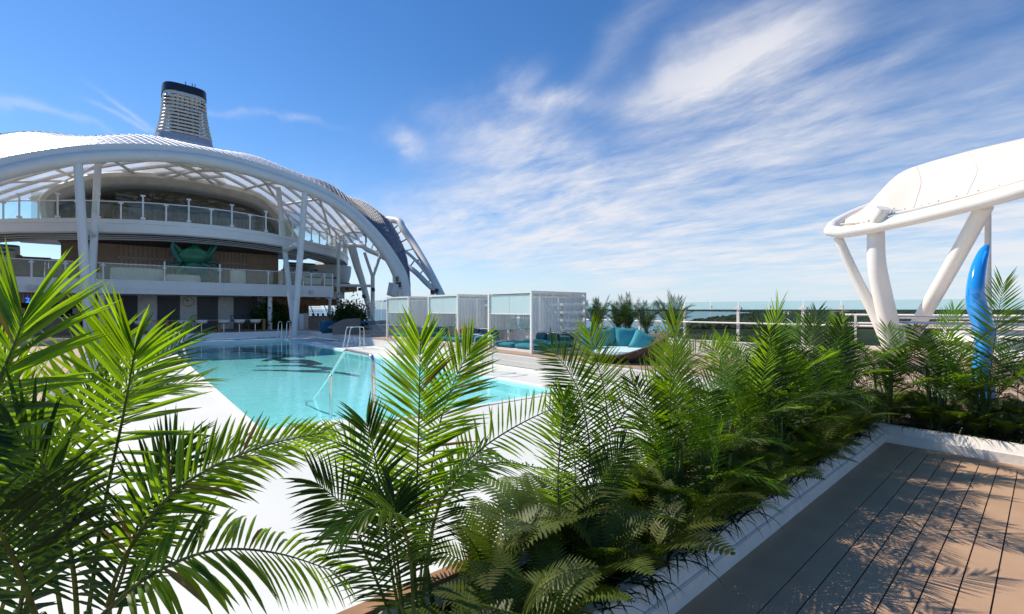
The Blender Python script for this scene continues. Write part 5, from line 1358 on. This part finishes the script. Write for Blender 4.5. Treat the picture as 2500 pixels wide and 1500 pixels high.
for i, (x, y, lab, sp_) in enumerate(mids): palm(x, y, .66, lab, sp_+spec(90+i, 0, 2, 1, .95), seed=i+1, dark=.35, scale=[1.03, 1.0, 1.02, 1.10, 1.14, 1.14, 1.2][i])
extra = [(3.7, 1.78, 'dark palm filling the gap behind the bright star-tipped palm, to its left'), (4.4, 1.56, 'shorter palm in front of the star-tipped palm near the kerb'), (5.05, 1.80, 'palm at the back between the two sweeping palms'), (5.7, 1.60, 'shorter palm near the kerb below the long diagonal frond'), (6.35, 1.78, 'back palm just left of the awning legs'), (7.0, 1.72, 'palm standing right at the inner planter corner')]
for i, (x, y, lab) in enumerate(extra): palm(x, y, .64, lab, spec(110+i, 0, 4, 3, .85), seed=i+80, dark=.55, scale=.95 if x < 5 else 1.12)
rights = [(7.45, 1.35, 'dark palm at the planter corner below the slanted awning strut', spec(31, 1, 3, 4, .78)), (7.5, .88, 'medium palm right of the corner one, in front of the slotted vent', spec(32, 1, 4, 4, .80)),
          (7.55, .52, 'tall bright palm left of the blue pole with an upright pointed frond', [(5, 200, -2, .98), (1, 80, 10, .9), (2, 260, 14, .85), (1, 280, 16, .95), (3, 150, 16, .8), (3, 330, 20, .8), (4, 60, 20, .75)]),
          (7.62, .05, 'palm right of the blue pole at the right picture edge', [(1, 270, 26, .9), (2, 90, 20, .95), (1, 60, 16, .9), (3, 200, 20, .8), (4, 300, 26, .8), (3, 120, 26, .8)]), (7.6, -.55, 'palm just beyond the right picture edge with one frond reaching in', spec(35, 1, 4, 3, .85))]
for i, (x, y, lab, sp_) in enumerate(rights): palm(x, y, .66, lab, sp_+spec(130+i, 0, 2, 2, .85), seed=i+20, dark=.6, scale=[1.34, 1.4, 1.36, 1.3, 1.3][i])
# extra small palms between the big ones
for i, (x, y, lab) in enumerate([(3.0, 1.45, 'small palm in the ferns near the kerb, middle of the planter')]):
    palm(x, y, .60, lab, spec(50+i, 1, 3, 4, .55), seed=i+40, dark=.4)
# palms in the white planter behind the sofa
GB = 'dark palms along the white planter'
for i, (px, lab) in enumerate([(1412, 'dark palm half hidden behind the right cabana post'), (1458, 'dark palm in the white planter above the left turquoise pillow'), (1508, 'wide dark palm in the white planter directly above the middle pillows'), (1532, 'dark palm touching the wide one on its right'), (1578, 'narrow dark palm in the white planter right of the pillows'), (1640, 'dark pointed palm farthest right in the white planter')]):
    q = px_(px, 780, 15.05); palm(q.x, q.y, .95, lab, [([5, 0, 1][k % 3] if k < 9 else 2, 47*k+i*17, [2, 7, 12, 17][k % 4], 1.1) for k in range(15)], GB, 1.0+.12*(i % 2), 1.0, seed=60+i)
# hedge bushes
rgs = random.Random(8); dm_ = MB()
for k in range(2600):
    c = V((rgs.gauss(0, .27), rgs.gauss(0, .27), rgs.gauss(.05, .20))); a = V((rgs.uniform(-1, 1), rgs.uniform(-1, 1), rgs.uniform(-.3, 1))).normalized(); b_ = a.orthogonal().normalized(); s_ = rgs.uniform(.025, .055)
    dm_.add([c-a*s_*1.6, c+b_*s_*.5, c+a*s_*1.6, c-b_*s_*.5], [(0, 1, 2, 3)])
dmesh = dm_.mesh('foliage', M_bushg, False)
rgb = random.Random(5); bm_ = MB()
for k in range(220):
    th, ph = rgb.uniform(0, 2*pi), math.acos(rgb.uniform(-.3, 1)); rr_ = rgb.uniform(.65, 1.0)*(1+.15*sin(5*th)); c = V((.62*rr_*sin(ph)*cos(th), .62*rr_*sin(ph)*sin(th), .42*rr_*cos(ph)+.1))
    a = V((rgb.uniform(-1, 1), rgb.uniform(-1, 1), rgb.uniform(-1, 1))).normalized(); b_ = a.orthogonal().normalized(); s_ = rgb.uniform(.02, .045)
    bm_.add([c-a*s_*1.6, c+b_*s_*.6, c+a*s_*1.6, c-b_*s_*.6], [(0, 1, 2, 3)])
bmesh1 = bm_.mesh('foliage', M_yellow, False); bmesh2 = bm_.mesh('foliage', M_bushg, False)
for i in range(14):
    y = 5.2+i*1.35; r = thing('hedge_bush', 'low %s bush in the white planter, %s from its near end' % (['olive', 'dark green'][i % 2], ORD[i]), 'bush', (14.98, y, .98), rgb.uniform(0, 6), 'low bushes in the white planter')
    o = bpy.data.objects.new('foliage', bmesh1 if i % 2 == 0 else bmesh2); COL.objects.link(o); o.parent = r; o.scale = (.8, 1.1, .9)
for i, (px, py, y, s_, lab) in enumerate([(652, 790, 41.8, 2.2, 'dark indoor palm bush right of the clock wall'), (842, 785, 36.5, 1.9, 'dark green shrub behind the wave-shaped sofa'), (864, 785, 35.5, 2.0, 'dark green shrub at the left side of the frosted glass screen'), (675, 790, 42.0, 1.9, 'dark shrub just behind the right round column')]):
    q = py_(px, py, y); r = thing('shrub', lab, 'shrub', (q.x, y, TZ+.6), i*1.3, 'dark shrubs near the side bar')
    o = bpy.data.objects.new('foliage', dmesh); COL.objects.link(o); o.parent = r; o.scale = (s_*.9, s_*.9, s_*1.6)
    o = MB().cyl((0, 0, -.6), .3, .7, 12, .36).build('pot', M_slat, None); o.parent = r

# ---- ferns
def fern_frond(Lc, bend, seed, n=24):
    rg = random.Random(seed); mb = MB(); P = []; p = V((0, 0, 0))
    for i in range(13): P.append(p.copy()); th = .35+bend*(i/12)**1.1; p = p+V((sin(th), 0, cos(th)))*(Lc/12)
    mb.tube(P, [.0028*(1-.7*i/12) for i in range(13)], 3, cap=False)
    for k in range(n):
        u = .12+.88*(k+.3)/n; f = u*12; i = min(int(f), 11); q = P[i].lerp(P[i+1], f-i); T = (P[i+1]-P[i]).normalized(); N_ = T.cross(V((0, 1, 0)))
        ln = Lc*.27*(sin(pi*min(1, u*1.02)**.75)**.7+.05)*rg.uniform(.9, 1.1)
        for s_ in (-1, 1):
            D = (T*.35+V((0, s_, 0))*.93+N_*.1).normalized(); X = D.cross(N_).normalized(); nt = 5; w_ = Lc/n*.40
            L1, R1, c_ = [], [], []
            pts_ = []
            for j in range(nt+1):
                v = j/nt; c0 = q+D*(ln*v)+V((0, 0, -.12*ln*v*v)); ww = w_*(1-v*.85)
                pts_.append((c0, ww))
            rows = [[c0-X*ww, c0+X*ww] for c0, ww in ((q, w_*.6), (q+D*(ln*.35)+V((0, 0, -.02*ln)), w_), (q+D*(ln*.75)+V((0, 0, -.07*ln)), w_*.6), (q+D*ln+V((0, 0, -.12*ln)), w_*.06))]
            mb.grid(rows)
    return mb.mesh('frond', M_fern, False)
FB = [fern_frond(.42, 1.2, 1), fern_frond(.38, 1.5, 2), fern_frond(.36, .9, 3), fern_frond(.48, 1.35, 4)]
frg = random.Random(9)
def fern(x, y, z, lab, n=11, s_=1.0):
    r = thing('fern', lab, 'fern', (x, y, z), frg.uniform(0, 6.28), 'ferns in the L-shaped planter')
    for k in range(n):
        o = bpy.data.objects.new('frond', frg.choice(FB)); COL.objects.link(o); o.parent = r; o.rotation_euler = (frg.uniform(-.12, .12), frg.uniform(-.25, .25), 2*pi*k/n+frg.uniform(-.3, .3)); q_ = s_*frg.uniform(.75, 1.15); o.scale = (q_,)*3
# rows counted from the inner corner towards the camera
for i in range(21): fern(6.95-i*.30+frg.uniform(-.05, .05), 1.44+frg.uniform(-.03, .04), .67+frg.uniform(-.03, .04), 'fern overhanging the white kerb, %s from the planter corner' % ORD[i], 10, frg.uniform(1.0, 1.35))
for i in range(17): fern(6.9-i*.34+frg.uniform(-.07, .07), 1.80+frg.uniform(-.05, .05), .70+frg.uniform(-.02, .06), 'fern among the palm stems at the back of the planter, %s from the corner' % ORD[i], 10, frg.uniform(1.1, 1.5))
for i in range(11): fern(7.38+frg.uniform(-.04, .05), 1.25-i*.235, .70, 'fern along the right kerb, %s from the planter corner' % ORD[i], 10, frg.uniform(.8, 1.0))
for i in range(9): fern(7.85+frg.uniform(-.07, .05), 1.35-i*.28, .72, 'fern at the back of the right planter arm, %s from the corner' % ORD[i], 10, frg.uniform(.95, 1.25))
# ---- strap leaves and low ground cover: uncountable
gm = MB()
def blade(p, d, L, w_, up_, dr_):
    rows = []; D = (d+V((0, 0, up_))).normalized(); q = V(p)
    X = D.cross(V((0, 0, 1))).normalized()
    for j in range(6):
        v = j/5; ww = w_*(1-v**1.6)*.5+.0005; rows.append([q-X*ww, q+X*ww]); q = q+D*L/5; D = (D+V((0, 0, -dr_/5*(1+v)))).normalized()
    gm.grid(rows)
for k in range(2700):
    if k % 4: x = frg.uniform(-1.2, 7.1); y = 1.345+frg.random()**1.3*.57
    else: x = frg.uniform(7.2, 8.05); y = frg.uniform(-1.6, 1.9)
    a = frg.uniform(0, 2*pi) if frg.random() < .6 else frg.uniform(pi*1.1, pi*1.9)
    blade((x, y, .66), V((cos(a), sin(a), 0)), frg.uniform(.12, .34), frg.uniform(.009, .017), frg.uniform(.4, 2.2), frg.uniform(.6, 2.2))
for k in range(220):
    x = frg.uniform(-1.0, 6.9); a = frg.uniform(pi*1.2, pi*1.8)
    blade((x, 1.385+frg.uniform(0, .06), .67), V((cos(a), sin(a), 0)), frg.uniform(.14, .26), frg.uniform(.012, .020), frg.uniform(.3, 1.3), frg.uniform(1.0, 2.2))
for k in range(130):
    y = frg.uniform(-2.0, 1.2); a = frg.uniform(pi*.7, pi*1.3)
    blade((7.09+frg.uniform(0, .06), y, .67), V((cos(a), sin(a), 0)), frg.uniform(.10, .2), frg.uniform(.008, .013), frg.uniform(.6, 1.6), frg.uniform(.8, 2.0))
o = gm.build('strap_leaves', M_grass, None, False); o['kind'] = 'stuff'; tag(o, 'dark strap leaves and low greenery filling the planter between ferns and palms', 'ground cover')
